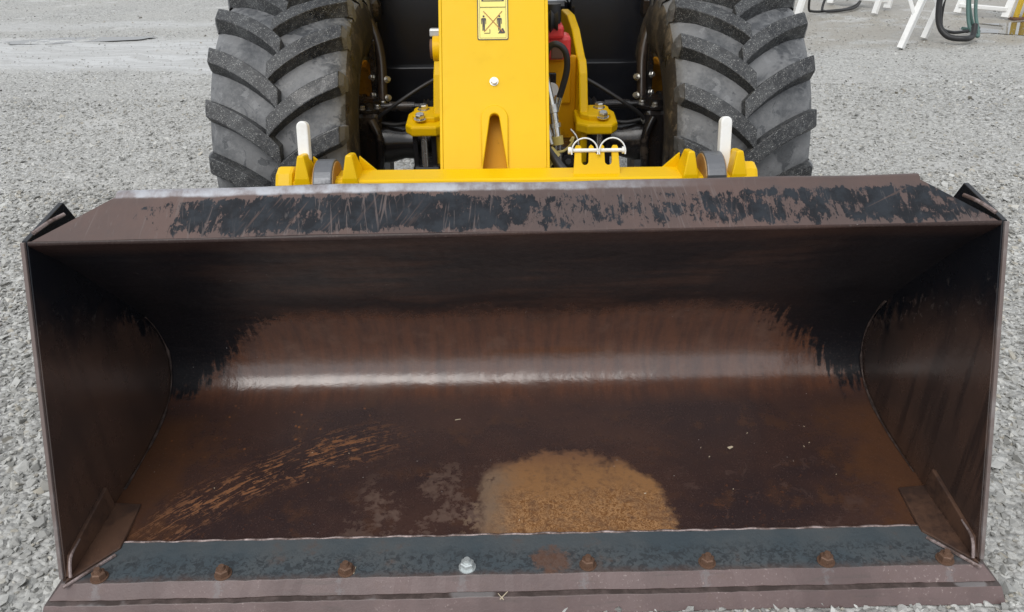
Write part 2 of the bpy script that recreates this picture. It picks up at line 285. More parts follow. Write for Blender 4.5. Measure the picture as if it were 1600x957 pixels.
def m_ground():
    n = NT('ground'); p = n.tc(); x, y, z = n.sep(p)
    big = n.noise(p, .55, 5, .6); mid = n.noise(p, 3., 5, .6); fine = n.noise(p, 60, 4, .7)
    v1 = n.voro(p, 55, out='Color'); vd = n.voro(p, 55); v2 = n.voro(p, 22, out='Color'); vd2 = n.voro(p, 22)
    t1 = n.sep(v1)[0]; t2 = n.sep(v2)[1]
    c1 = n.mix(t1, (.25, .248, .236), (.50, .50, .48)); c1 = n.mix(n.ss(vd, .55, .85), c1, (.20, .195, .185))
    c2 = n.mix(t2, (.33, .33, .312), (.56, .56, .54)); c1 = n.mix(n.mul(n.ss(vd2, .42, .3), n.ss(mid, .4, .55)), c1, c2)
    c1 = n.mix(n.mul(n.ss(big, .35, .7), .5), c1, (.42, .415, .39))
    # packed wet tracks across the left and behind the machine
    wob = n.mul(n.sub(n.noise(p, .8, 3), .5), 1.2)
    yy = n.add(y, n.mul(x, .10), wob)
    tr = n.M('MAXIMUM', n.mul(n.ss(yy, 7.9, 8.4), n.ss(yy, 10.6, 10.0)), n.mul(n.ss(n.M('ABSOLUTE', n.sub(yy, 11.6)), .5, .2), .6))
    tr = n.mul(tr, n.ss(x, 2.2, .8))
    line = n.noise(n.vmul(n.comb(x, yy, 0.), (.5, 9., 1.)), 1., 4, .6)
    tcol = n.mix(n.ss(line, .4, .65), (.37, .37, .36), (.50, .505, .50))
    c1 = n.mix(n.mul(tr, .8), c1, tcol)
    # tan mud at the right, and smooth fines further off
    mud = n.mul(n.ss(n.add(y, wob, n.mul(x, .12)), 9.2, 9.9), n.ss(x, 2.2, 3.0)); mud = n.mul(mud, n.ss(n.noise(p, 2.2, 5, .65), .66, .5))
    c1 = n.mix(n.mul(mud, .8), c1, n.mix(fine, (.185, .165, .125), (.28, .25, .205)))
    smp = n.mul(n.ss(n.noise(p, 1.7, 4, .55, 0, off=2.), .6, .68), n.ss(y, 4., 5.)); c1 = n.mix(n.mul(smp, .7), c1, (.40, .395, .375))
    sm = n.M('MAXIMUM', n.M('MAXIMUM', tr, mud), smp)
    h = n.add(n.mul(n.inv(vd), n.mixf(sm, 1., .2)), n.mul(n.inv(vd2), n.mixf(sm, 1.2, .15)), n.mul(fine, .35), n.mul(mid, .8))
    MAT['ground'] = n.fin(c1, n.mixf(sm, .75, .42), 0, 1.45, n.bump(h, .75, .014))
    n = NT('stone'); a = n.attr('tone'); p = n.tc(); g = n.noise(p, 90, 4, .65); w = n.attr('hue')
    col = n.mix(a, (.19, .189, .178), (.55, .55, .525)); col = n.mix(n.mul(w, .55), col, (.40, .35, .26))
    col = n.mix(n.mul(n.ss(g, .5, .72), .4), col, (.27, .265, .25))
    MAT['stone'] = n.fin(col, .7, 0, 1.45, n.bump(g, .4, .003))
    n = NT('puddle'); p = n.tc(); g = n.noise(p, 6, 3)
    n.b.inputs['Transmission Weight'].default_value = 0.
    MAT['puddle'] = n.fin((.055, .052, .044), .03, 0, 1.33, n.bump(g, .02, .002))
m_ground()

# ---------------------------------------------------------------- mesh helpers
def link(o, parent=None):
    COL.objects.link(o)
    if parent is not None:
        o.parent = parent
        o.matrix_parent_inverse = PINV.get(parent.name, Matrix.Identity(4))
    return o
PINV = {}
def tag(o, label, cat, group=None):
    o['label'] = label; o['category'] = cat
    if group: o['group'] = group
    return o
def root(name, loc, label, cat, group=None):
    o = bpy.data.objects.new(name, None); COL.objects.link(o); o.location = loc; o.empty_display_size = .1
    PINV[o.name] = Matrix.Translation(-Vector(loc))
    return tag(o, label, cat, group)
def mesh(name, verts, faces, mat, parent=None, smooth=False, bevel=0., seg=2, uv=None, autos=None):
    me = bpy.data.meshes.new(name); me.from_pydata([tuple(v) for v in verts], [], [tuple(f) for f in faces]); me.update()
    bm = bmesh.new(); bm.from_mesh(me); bmesh.ops.recalc_face_normals(bm, faces=bm.faces); bm.to_mesh(me); bm.free()
    if uv is not None:
        l = me.uv_layers.new(name='UVMap')
        for lp in me.loops: l.data[lp.index].uv = uv[lp.vertex_index]
    return finish(name, me, mat, parent, smooth, bevel, seg)
def finish(name, me, mat, parent=None, smooth=False, bevel=0., seg=2):
    me.materials.append(MAT[mat] if isinstance(mat, str) else mat)
    for p in me.polygons: p.use_smooth = smooth
    o = bpy.data.objects.new(name, me); link(o, parent)
    if bevel:
        b = o.modifiers.new('bevel', 'BEVEL'); b.width = bevel; b.segments = seg; b.limit_method = 'ANGLE'; b.angle_limit = R(35); b.harden_normals = False
    return o
def shade_auto(o, ang=40):
    me = o.data
    me.polygons.foreach_set('use_smooth', [True] * len(me.polygons))
    bm = bmesh.new(); bm.from_mesh(me)
    for e in bm.edges:
        if len(e.link_faces) == 2 and e.calc_face_angle(0) > R(ang): e.smooth = False
    bm.to_mesh(me); bm.free(); return o
def box(name, lo, hi, mat, parent=None, bevel=.004, rot=None):
    c = (Vector(lo) + Vector(hi)) / 2; h = (Vector(hi) - Vector(lo)) / 2
    vs = [Vector((sx * h.x, sy * h.y, sz * h.z)) for sx in (-1, 1) for sy in (-1, 1) for sz in (-1, 1)]
    if rot is not None: vs = [rot @ v for v in vs]
    vs = [v + c for v in vs]
    fs = [(0, 1, 3, 2), (4, 6, 7, 5), (0, 4, 5, 1), (2, 3, 7, 6), (0, 2, 6, 4), (1, 5, 7, 3)]
    return mesh(name, vs, fs, mat, parent, bevel=bevel)
def beam(name, a, b, w, h, mat, parent=None, bevel=.004, up=(0, 0, 1)):
    a, b = Vector(a), Vector(b); d = (b - a).normalized(); sx = d.cross(Vector(up)).normalized(); sy = sx.cross(d)
    vs = [q + sx * (i * w / 2) + sy * (j * h / 2) for q in (a, b) for i, j in ((-1, -1), (1, -1), (1, 1), (-1, 1))]
    fs = [(0, 1, 2, 3), (7, 6, 5, 4)] + [(i, (i + 1) % 4, 4 + (i + 1) % 4, 4 + i) for i in range(4)]
    return mesh(name, vs, fs, mat, parent, bevel=bevel)
def tube(name, pts, rad, mat, parent=None, n=12, sub=6, cap=True):
    P = [Vector(p) for p in pts]; out = []
    rads = rad if isinstance(rad, (list, tuple)) else None; rr = []
    if sub > 1 and len(P) > 2:
        for i in range(len(P) - 1):
            p0, p1, p2, p3 = P[max(i - 1, 0)], P[i], P[i + 1], P[min(i + 2, len(P) - 1)]
            for k in range(sub):
                t = k / sub
                out.append(.5 * ((2 * p1) + (p2 - p0) * t + (2 * p0 - 5 * p1 + 4 * p2 - p3) * t * t + (3 * p1 - p0 - 3 * p2 + p3) * t ** 3))
                if rads: rr.append(rads[i] * (1 - t) + rads[i + 1] * t)
        out.append(P[-1]); rr.append(rads[-1] if rads else 0)
    else: out = P; rr = list(rads) if rads else []
    if not rads: rr = [rad] * len(out)
    vs, fs = [], []; nrm = None
    for i, p in enumerate(out):
        d = (out[min(i + 1, len(out) - 1)] - out[max(i - 1, 0)]).normalized()
        if nrm is None: nrm = d.orthogonal().normalized()
        else: nrm = (nrm - d * nrm.dot(d)).normalized()
        b = d.cross(nrm)
        for k in range(n):
            a = 2 * math.pi * k / n; vs.append(p + (nrm * math.cos(a) + b * math.sin(a)) * rr[i])
    for i in range(len(out) - 1):
        for k in range(n): fs.append((i * n + k, i * n + (k + 1) % n, (i + 1) * n + (k + 1) % n, (i + 1) * n + k))
    if cap: fs += [tuple(range(n))[::-1], tuple(range((len(out) - 1) * n, len(out) * n))]
    return shade_auto(mesh(name, vs, fs, mat, parent), 50)
def cyl(name, a, b, r, mat, parent=None, n=20, r2=None):
    return tube(name, [a, b], [r, r if r2 is None else r2], mat, parent, n=n, sub=1)
def lathe(name, prof, mat, axis_o, axis, parent=None, n=48, closed=False, smooth=True, mtx=None):
    """prof: (axial, radius) list turned about an axis along X (local)."""
    vs, fs = [], []; m = len(prof)
    for k in range(n):
        a = 2 * math.pi * k / n
        for ax, r in prof: vs.append(Vector((ax, r * math.cos(a), r * math.sin(a))))
    for k in range(n):
        k2 = (k + 1) % n
        for i in range(m - (0 if closed else 1)):
            j = (i + 1) % m; fs.append((k * m + i, k * m + j, k2 * m + j, k2 * m + i))
    vs = [v + Vector(axis_o) for v in vs]
    return shade_auto(mesh(name, vs, fs, mat, parent), 38)
def plate(name, outer, mtx, th, mat, parent=None, holes=(), bev=.0015):
    """flat cut plate: 2-D outline (with holes) given thickness; local z is the plate normal, centred."""
    cu = bpy.data.curves.new(name, 'CURVE'); cu.dimensions = '2D'; cu.fill_mode = 'BOTH'
    cu.extrude = max(th / 2 - bev, .0001); cu.bevel_depth = bev; cu.bevel_resolution = 1; cu.offset = -bev
    for loop in (outer, *holes):
        sp = cu.splines.new('POLY'); sp.points.add(len(loop) - 1); sp.use_cyclic_u = True
        for q, (a, b) in zip(sp.points, loop): q.co = (a, b, 0, 1)
    tmp = bpy.data.objects.new('tmp', cu); me = bpy.data.meshes.new_from_object(tmp); me.name = name
    bpy.data.objects.remove(tmp); bpy.data.curves.remove(cu)
    me.transform(mtx); me.materials.clear()
    return finish(name, me, mat, parent)
def frame(o, ax, ay):
    ax, ay = Vector(ax).normalized(), Vector(ay).normalized(); az = ax.cross(ay)
    m = Matrix((ax, ay, az)).transposed().to_4x4(); m.translation = Vector(o); return m
def YZ(x): return frame((x, 0, 0), (0, 1, 0), (0, 0, 1))          # outline given as (y, z)
def arc(cx, cy, r, a0, a1, n=10): return [(cx + r * math.cos(R(a0 + (a1 - a0) * i / n)), cy + r * math.sin(R(a0 + (a1 - a0) * i / n))) for i in range(n + 1)]
def hexbolt_mesh(name, r, h, mat, stud=.0):
    """hex head with washer, axis +z, base at 0"""
    bm = bmesh.new()
    def ring(rad, n, z0, z1, r1=None, ph=0):
        lo = [bm.verts.new((rad * math.cos(2 * math.pi * k / n + ph), rad * math.sin(2 * math.pi * k / n + ph), z0)) for k in range(n)]
        r1 = rad if r1 is None else r1
        hi = [bm.verts.new((r1 * math.cos(2 * math.pi * k / n + ph), r1 * math.sin(2 * math.pi * k / n + ph), z1)) for k in range(n)]
        for k in range(n): bm.faces.new((lo[k], lo[(k + 1) % n], hi[(k + 1) % n], hi[k]))
        bm.faces.new(hi)
    ring(r * 1.25, 16, 0, h * .14); ring(r, 6, h * .14, h * .86); ring(r * .97, 6, h * .86, h, r * .82)
    if stud: ring(r * .52, 12, h, h + stud, r * .42)
    me = bpy.data.meshes.new(name); bm.to_mesh(me); bm.free(); me.materials.append(MAT[mat]); return me
def put(name, me, loc, parent, nrm=(0, 0, 1), spin=0.):
    o = bpy.data.objects.new(name, me); link(o, parent)
    o.location = loc; o.rotation_euler = (Vector(nrm).to_track_quat('Z', 'Y').to_matrix().to_4x4() @ Matrix.Rotation(spin, 4, 'Z')).to_euler(); return o

# ---------------------------------------------------------------- ground
def ground_h(x, y):
    return (.010 * np.sin(x * .9 + 1.3) * np.sin(y * .8 + .4) + .008 * np.sin(x * 2.7 + y * 1.9) * np.sin(y * 2.3 - x * .7 + 1) + .005 * np.sin(x * 6.1 - y * 4.3) * np.sin(y * 5.7 + x * 2.9)
            + .004 * np.sin(x * 13.1 + y * 9.7) * np.sin(y * 17.3 - x * 7.1) - .012) * np.clip((y - 2.6) / 2., .12, 1) - .026
def axis(lo, hi, step, far):
    mid = np.arange(lo, hi + step / 2, step); k = np.array([1, 3, 8, 20, 60, far])
    return np.concatenate([(lo - k)[::-1], mid, hi + k])
xs = axis(-11, 11, .07, 400); ys = axis(-1.5, 17.5, .07, 400)
X, Y = np.meshgrid(xs, ys); Z = ground_h(X, Y) * (np.abs(X) < 60) * (np.abs(Y) < 60)
nx, ny = len(xs), len(ys); idx = np.arange(nx * ny).reshape(ny, nx)
quads = np.stack([idx[:-1, :-1], idx[:-1, 1:], idx[1:, 1:], idx[1:, :-1]], -1).reshape(-1, 4)
def np_mesh(name, V, F, k):
    me = bpy.data.meshes.new(name); me.vertices.add(len(V)); me.vertices.foreach_set('co', V.astype(np.float32).ravel())
    me.loops.add(F.size); me.loops.foreach_set('vertex_index', F.astype(np.int32).ravel())
    me.polygons.add(len(F)); me.polygons.foreach_set('loop_start', np.arange(0, F.size, k, dtype=np.int32)); me.update(calc_edges=True); me.validate(); return me
gm = np_mesh('ground', np.stack([X, Y, Z], -1).reshape(-1, 3), quads, 4)
g = finish('ground', gm, 'ground', smooth=True); g['kind'] = 'structure'

# loose limestone gravel: convex, angular stones bedded in the ground
def hull(n, seed, flat):
    rg = np.random.default_rng(seed); p = rg.normal(size=(n, 3)); p /= np.linalg.norm(p, axis=1)[:, None]; p *= rg.uniform(.75, 1.1, (n, 1)); p *= (1, rg.uniform(.65, .95), flat)
    bm = bmesh.new(); vv = [bm.verts.new(q) for q in p]; r = bmesh.ops.convex_hull(bm, input=vv)
    for v in list(bm.verts):
        if not v.link_faces: bm.verts.remove(v)
    bmesh.ops.recalc_face_normals(bm, faces=bm.faces); bmesh.ops.triangulate(bm, faces=bm.faces); bm.verts.ensure_lookup_table(); bm.verts.index_update()
    V = np.array([v.co[:] for v in bm.verts]); F = np.array([[v.index for v in f.verts] for f in bm.faces]); bm.free(); return V, F
def in_view(x, y):
    d = y * math.cos(R(28)) + 1.535 * math.sin(R(28)); k = (1.535 * math.cos(R(28)) - y * math.sin(R(28))) / d
    return (np.abs(x) / d < .667 * 1.12 + .12) & (k < .47) & (k > -.43)
parts_p = []
def scatter(n, x0, x1, y0, y1, med, sig, lo, hi, keep=lambda x, y: np.ones_like(x, bool)):
    x = RNG.uniform(x0, x1, n); y = RNG.uniform(y0, y1, n); r = np.clip(med * np.exp(RNG.normal(0, sig, n)), lo, hi)
    m = in_view(x, y) & ~((np.abs(x - .01) < 1.16) & (y > 1.36) & (y < 2.16)) & keep(x, y)
    m &= ~((np.abs(x) < 1.0) & (y > 6.))
    return np.stack([x[m], y[m], r[m]], 1)
def tracks(x, y):
    yy = y + .10 * x; t = ((yy > 8.1) & (yy < 10.4) & (x < 1.5)); u = ((x > 2.6) & (y + .12 * x > 9.6)); k = RNG.random(len(x)); return (~t & ~u) | (t & (k < .22)) | (u & (k < .5 + .35 * np.sin(x * 2.1) * np.sin(y * 2.7)))
near = np.concatenate([scatter(52000, -2.6, 2.6, 1.0, 3.3, .0098, .42, .004, .032), scatter(42000, -3.6, 3.6, 3.0, 4.6, .0105, .40, .006, .03)])
far = np.concatenate([scatter(50000, -5.6, 5.6, 4.5, 7.2, .0105, .38, .006, .032, tracks), scatter(32000, -8, 8, 7.0, 11.5, .0105, .38, .007, .035, tracks), scatter(9000, -10, 10, 11., 16.5, .011, .35, .008, .04, tracks)])
VV, FF, TT, HH = [], [], [], []; off = 0
for pts, nv, cnt in ((near, 11, 14), (far, 7, 8)):
    vid = RNG.integers(0, cnt, len(pts))
    for k in range(cnt):
        q = pts[vid == k]; m = len(q)
        if not m: continue
        V, F = hull(nv, 100 + k + nv * 50, .48 + .2 * (k % 3) / 2)
        a = RNG.uniform(0, 2 * np.pi, m); tx = RNG.normal(0, .3, m); ty = RNG.normal(0, .3, m)
        P = V[None] * q[:, 2][:, None, None] * RNG.uniform(.85, 1.2, (m, 1, 3))
        zz = P[..., 2] + P[..., 0] * tx[:, None] + P[..., 1] * ty[:, None]
        xx = P[..., 0] * np.cos(a)[:, None] - P[..., 1] * np.sin(a)[:, None]; yy = P[..., 0] * np.sin(a)[:, None] + P[..., 1] * np.cos(a)[:, None]
        zc = ground_h(q[:, 0], q[:, 1]) + q[:, 2] * RNG.uniform(-.25, .3, m)
        VV.append(np.stack([xx + q[:, 0][:, None], yy + q[:, 1][:, None], zz + zc[:, None]], -1).reshape(-1, 3))
        FF.append((F[None] + (np.arange(m) * len(V))[:, None, None] + off).reshape(-1, 3)); off += m * len(V)
        lf = .5 + .22 * np.sin(q[:, 0] * 1.7 + 2 * np.sin(q[:, 1] * .9)) * np.sin(q[:, 1] * 1.3 + 1.5 * np.sin(q[:, 0] * .8 + 1)) + .12 * np.sin(q[:, 0] * 4.1 + q[:, 1] * 3.3)
        tone = np.clip(RNG.beta(2.0, 2.1, m) * (.55 + .85 * lf), 0, 1); tone[RNG.random(m) < .03] = 0
        hue = (RNG.random(m) < .16) * RNG.random(m)
        TT.append(np.repeat(tone, len(V))); HH.append(np.repeat(hue, len(V)))
gv = np_mesh('gravel', np.concatenate(VV), np.concatenate(FF), 3)
for nm, arr in (('tone', TT), ('hue', HH)):
    at = gv.attributes.new(nm, 'FLOAT', 'POINT'); at.data.foreach_set('value', np.concatenate(arr).astype(np.float32))
gr = finish('gravel', gv, 'stone'); gr['kind'] = 'stuff'; gr['label'] = 'pale grey crushed limestone gravel covering the yard'

def puddle(cx, cy, rx, ry, z, seed):
    rg = np.random.default_rng(seed); n = 48; vs = [(cx, cy, z)]
    ph = rg.uniform(0, 6.28, 5)
    if z is None:
        gx, gy = np.meshgrid(np.linspace(cx - rx, cx + rx, 40), np.linspace(cy - ry, cy + ry, 30)); z = float(np.quantile(ground_h(gx, gy), .8)); vs = [(cx, cy, z)]
    for k in range(n):
        a = 2 * math.pi * k / n; q = 1 + .18 * math.sin(2 * a + ph[0]) + .12 * math.sin(3 * a + ph[1]) + .08 * math.sin(5 * a + ph[2]) + .05 * math.sin(9 * a + ph[3])
        vs.append((cx + rx * q * math.cos(a), cy + ry * q * math.sin(a), z))
    o = mesh('puddle', vs, [(0, k + 1, (k + 1) % n + 1) for k in range(n)], 'puddle'); o['kind'] = 'structure'; return o
puddle(-5.75, 10.75, .85, .26, None, 3)
puddle(6.6, 10.0, 1.05, .5, None, 5)

# ---------------------------------------------------------------- the bucket
BX = .01
bucket = root('loader_bucket', (BX, 1.9, 0), 'wide rust-brown steel loader bucket resting on the gravel, open towards the viewer', 'bucket')
PK = [(1.675, .845), (1.78, .738), (1.885, .631), (1.985, .528), (2.06, .445), (2.115, .37), (2.15, .295), (2.163, .23), (2.15, .17), (2.115, .123), (2.06, .09), (1.98, .066), (1.88, .053), (1.75, .047), (1.62, .044), (1.43, .036)]
def catmull(P, sub):
    P = [Vector(p) for p in P]; out = []
    for i in range(len(P) - 1):
        p0, p1, p2, p3 = P[max(i - 1, 0)], P[i], P[i + 1], P[min(i + 2, len(P) - 1)]
        for k in range(sub):
            t = k / sub; out.append(.5 * ((2 * p1) + (p2 - p0) * t + (2 * p0 - 5 * p1 + 4 * p2 - p3) * t * t + (3 * p1 - p0 - 3 * p2 + p3) * t ** 3))
    out.append(P[-1]); return out
V_ = Vector((1.664, .8395)); L_ = Vector((1.786, .9105)); RB = .007
d1 = (Vector(PK[1]) - V_).normalized(); d2 = (L_ - V_).normalized(); hang = d1.angle(d2) / 2; tl = RB / math.tan(hang)
ctr = V_ + (d1 + d2).normalized() * (RB / math.sin(hang))
def bend(n=9):
    a, b = V_ + d2 * tl - ctr, V_ + d1 * tl - ctr; out = []
    for i in range(n + 1):
        t = i / n; v = a * (1 - t) + b * t; out.append(ctr + v.normalized() * RB)
    return out
PROF = bend() + catmull([tuple(V_ + d1 * .06)] + PK[1:], 5); W2 = 1.142; S0 = -.03
def sweep_sheet(name, prof, xs_of, mat, th, parent, nxs=40, wob=0., s0=0., rev=False):
    vs, uv, fs = [], [], []; s = 0.; m = len(prof); S = []
    for i, p in enumerate(prof):
        if i: s += (prof[i] - prof[i - 1]).length
        S.append(s + s0)
    tot = S[-1]
    for layer in (0, 1):
        for i, p in enumerate(prof):
            d = (prof[min(i + 1, m - 1)] - prof[max(i - 1, 0)]).normalized(); nn = Vector((-d.y, d.x))   # outward (away from the cavity)
            q = p + nn * (th * layer)
            xa, xb = xs_of(p)
            for k in range(nxs + 1):
                x = xa + (xb - xa) * k / nxs
                w = wob * (math.sin(x * 3.1) + .6 * math.sin(x * 7.3 + 1) + .35 * math.sin(x * 17. + S[i] * 3.)) if wob else 0.
                vs.append((BX + x, q.x + nn.x * w, q.y + nn.y * w)); uv.append((x, tot - S[i] if rev else S[i]))
    L = m * (nxs + 1); I = lambda l, i, k: l * L + i * (nxs + 1) + k
    for i in range(m - 1):
        for k in range(nxs):
            fs.append((I(0, i, k), I(0, i, k + 1), I(0, i + 1, k + 1), I(0, i + 1, k))); fs.append((I(1, i, k), I(1, i + 1, k), I(1, i + 1, k + 1), I(1, i, k + 1)))
    for i in range(m - 1):
        fs.append((I(0, i, 0), I(0, i + 1, 0), I(1, i + 1, 0), I(1, i, 0))); fs.append((I(0, i, nxs), I(1, i, nxs), I(1, i + 1, nxs), I(0, i + 1, nxs)))
    for k in range(nxs):
        fs.append((I(0, 0, k), I(1, 0, k), I(1, 0, k + 1), I(0, 0, k + 1))); fs.append((I(0, m - 1, k), I(0, m - 1, k + 1), I(1, m - 1, k + 1), I(1, m - 1, k)))
    o = mesh(name, vs, fs, mat, parent, uv=uv); return shade_auto(o, 40)
sweep_sheet('back_sheet', PROF, lambda t: (-W2, W2), 'bucket_sheet', .012, bucket, 60, .0018, s0=S0)
# spill guard: leans back above the fold, its corners cut away, top lip folded over
SP0 = V_ + d2 * tl
SP = [L_ + Vector((.036, .0015)), L_ + Vector((.026, .0075)), L_ + Vector((.015, .0095)), L_ + Vector((.006, .0062)), L_] + [L_.lerp(SP0, t) for t in (.2, .4, .6, .8, 1.)]
def sp_x(p):
    f = min(1., max(0., (p.x - V_.x) / (L_.x - V_.x))); w = 1.146 - (1.146 - .965) * f; return (-w - .004 * f, w + .026 * f)
sweep_sheet('spill_guard', SP, sp_x, 'bucket_spill', .014, bucket, 60, .0022, rev=True)

# side plates: outline in (y, z)
so = [(1.672, .846), (1.855, .874), (1.90, .80)] + [(p.x + .03, p.y) for p in PROF[18:50:3]] + [(2.185, .20), (2.165, .13), (2.10, .075), (1.95, .036), (1.70, .028), (1.395, .028), (1.392, .052)]
for sgn in (-1, 1):
    plate('side_plate', so, YZ(BX + sgn * 1.149), .014, 'bucket_side', bucket, bev=.002)
    # pale ground front edge strip
    beam('edge_strip', (BX + sgn * 1.1515, 1.669, .844), (BX + sgn * 1.1515, 1.3895, .05),   .010, .010, 'edge_steel', bucket, .002, up=(0, -1, 0))
    # weld bead along the seam between sheet and side plate
    wb = [(BX + sgn * (W2 - .004), PROF[i].x - .004, PROF[i].y + .004) for i in range(32, 78, 2)]
    wbr = [.001 + .0045 * random.random() ** 1.5 for _ in wb]; tube('weld_bead', wb, wbr, 'weld', bucket, n=7, sub=2)
    # bent corner wear plate over the front of the seam
    a = sgn
    mesh('corner_plate', [(BX + a * (W2 - .001), 1.66, .055), (BX + a * (W2 - .078), 1.655, .052), (BX + a * (W2 - .092), 1.49, .052), (BX + a * (W2 - .003), 1.375, .052),
                          (BX + a * (W2 - .001), 1.66, .034), (BX + a * (W2 - .078), 1.655, .034), (BX + a * (W2 - .092), 1.49, .030), (BX + a * (W2 - .003), 1.375, .030)],
         [(0, 1, 2, 3), (4, 5, 6, 7), (0, 1, 5, 4), (1, 2, 6, 5), (2, 3, 7, 6), (3, 0, 4, 7)], 'corner_steel', bucket, bevel=.003)
    mesh('corner_plate', [(BX + a * (W2 - .010), 1.65, .052), (BX + a * (W2 - .010), 1.64, .128), (BX + a * (W2 - .010), 1.42, .098), (BX + a * (W2 - .010), 1.392, .052),
                          (BX + a * (W2 + .002), 1.65, .052), (BX + a * (W2 + .002), 1.64, .128), (BX + a * (W2 + .002), 1.42, .098), (BX + a * (W2 + .002), 1.392, .052)],
         [(0, 1, 2, 3), (4, 5, 6, 7), (0, 1, 5, 4), (1, 2, 6, 5), (2, 3, 7, 6), (3, 0, 4, 7)], 'corner_steel', bucket, bevel=.003)
    tube('weld_bead', [(BX + a * (W2 - .006), 1.362, .049), (BX + a * (W2 - .046), 1.41, .051), (BX + a * (W2 - .090), 1.466, .050)], .0045, 'weld_bright', bucket, n=7)
    tube('weld_bead', [(BX + a * (W2 - .014), 1.388, .056), (BX + a * (W2 - .012), 1.415, .096), (BX + a * (W2 - .011), 1.47, .104)], [.004, .004, .002], 'weld_bright', bucket, n=7)
    tube('weld_bead', [(BX + a * 1.135, 1.69, .858), (BX + a * 1.118, 1.735, .868), (BX + a * 1.10, 1.775, .872)], .005, 'weld_bright', bucket, n=7)

# welded cutting edge: top slab with bevelled front and slanted ends
def slab(name, y0, y1, z0, z1, yb, hw, hwb, mat, bmat, cut=0.):
    """flat bar: top from y1 (rear) to y0 (front top), bevel down to (yb, z0)"""
    n = 110; vs, fs = [], []; rj = random.Random(5)
    prof = [(y1, z0), (y1, z1), (y0, z1), (yb, z0)]
    for i in range(n + 1):
        t = -1 + 2 * i / n
        for j, (yy, zz) in enumerate(prof):
            w = hw - (cut if j < 2 else 0) if j < 3 else hwb
            vs.append((BX + t * w, yy + .0009 * math.sin(i * .37 + j) + (rj.uniform(-.0012, .0012) if j > 1 else 0), zz + .0006 * math.sin(i * .53) + (rj.uniform(-.0005, .0005) if j == 2 else 0)))
    for i in range(n):
        for j in range(4): fs.append((i * 4 + j, i * 4 + (j + 1) % 4, i * 4 + 4 + (j + 1) % 4, i * 4 + 4 + j))
    fs += [(0, 1, 2, 3), (n * 4, n * 4 + 3, n * 4 + 2, n * 4 + 1)]
    o = mesh(name, vs, fs, mat, bucket)
    o.data.materials.append(MAT[bmat])
    for p in o.data.polygons:
        c = p.center
        if p.normal.y < -.3 and abs(p.normal.x) < .5: p.material_index = 1
    b = o.modifiers.new('bevel', 'BEVEL'); b.width = .0018; b.segments = 2; b.limit_method = 'ANGLE'; b.angle_limit = R(25)
    return o
slab('cutting_edge', 1.376, 1.512, .014, .046, 1.350, 1.150, 1.178, 'blade_steel', 'blade_edge', .085)
slab('wear_edge', 1.336, 1.48, -.023, .0128, 1.312, 1.182, 1.190, 'blade_top_dark', 'blade_edge')
wl = []
for i in range(90):
    x = -1.06 + 2.12 * i / 89; wl.append((BX + x, 1.514 + .0015 * math.sin(i * 1.9), .0445 + .001 * math.sin(i * .83)))
tube('weld_bead', wl, [.0026 + .0014 * abs(math.sin(i * .55)) for i in range(90)], 'weld_bright', bucket, n=7, sub=2)
nut = hexbolt_mesh('edge_bolt', .0175, .020, 'rust_nut', .010); nutz = hexbolt_mesh('edge_bolt', .0175, .020, 'zinc_nut', .010)
for i, (x, y) in enumerate([(-1.051, 1.394), (-.741, 1.397), (-.431, 1.399), (-.127, 1.402), (.177, 1.401), (.477, 1.400), (.775, 1.396), (1.073, 1.394)]):
    o = put('edge_bolt', nutz if i == 3 else nut, (x, y, .046), bucket, (0, random.uniform(-.05, .05), 1), random.uniform(0, 1))
    if i == 3: o['label'] = 'bright zinc-plated bolt among the rusty ones'
# hook plates on the bucket's back that the hitch lifts by
for sx in (-.515, .572):
    ho = arc(2.10, .808, .086, -10, 150, 14) + [(2.02, .70), (2.16, .68)]
    plate('hook_plate', ho, YZ(sx), .052, 'worn_steel', bucket, bev=.004)
    for q in (-1, 1): plate('hook_face', [(2.10 + (a - 2.10) * .93, .808 + (b - .808) * .93) for a, b in ho], YZ(sx + q * .027), .004, 'ochre_side', bucket, bev=.001)

# straw, leaf bits and grit lying in the bucket
def debris():
    vs, fs = [], []
    def bit(c, l, w, a, h=.0015):
        o = len(vs); ca, sa = math.cos(a), math.sin(a)
        for sx, sy in ((-l, -w), (l, -w * .6), (l, w * .6), (-l, w)):
            for hh in (0, h): vs.append((c[0] + sx * ca - sy * sa, c[1] + sx * sa + sy * ca, c[2] + hh))
        fs.extend([(o, o + 2, o + 4, o + 6), (o + 1, o + 7, o + 5, o + 3), (o, o + 1, o + 3, o + 2), (o + 2, o + 3, o + 5, o + 4), (o + 4, o + 5, o + 7, o + 6), (o + 6, o + 7, o + 1, o)])
    for _ in range(22):
        x = random.uniform(-.95, .95); y = random.uniform(1.55, 1.95); z = .0455 + max(0, y - 1.75) * .05
        bit((BX + x, y, z + .0015), random.uniform(.001, .003), random.uniform(.0008, .0016), random.uniform(0, 6))
    for x, y, l, w in ((-.28, 2.02, .014, .0009), (-.19, 1.99, .009, .001), (.64, 1.84, .008, .005)):
        bit((BX + x, y, .0475 + max(0, y - 1.75) * .1), l, w, random.uniform(-.5, .8))
    bit((-.035, 1.340, .013), .016, .0012, .9, .002); bit((-.043, 1.336, .0128), .012, .001, 2.2, .002); bit((-.41, 1.40, .0465), .012, .0008, 1.5)
    o = mesh('grit_and_straw', vs, fs, 'straw'); o['kind'] = 'stuff'; o['label'] = 'tiny straw pieces and grit on the bucket floor'
debris()

# ---------------------------------------------------------------- the machine
tele = root('telehandler', (0, 3.25, 0), 'yellow and black wheeled loader with lugged tyres standing behind the bucket', 'loader')
tele.rotation_euler = (0, R(.6), 0)
AX_Y, AX_Z = 3.247, .614
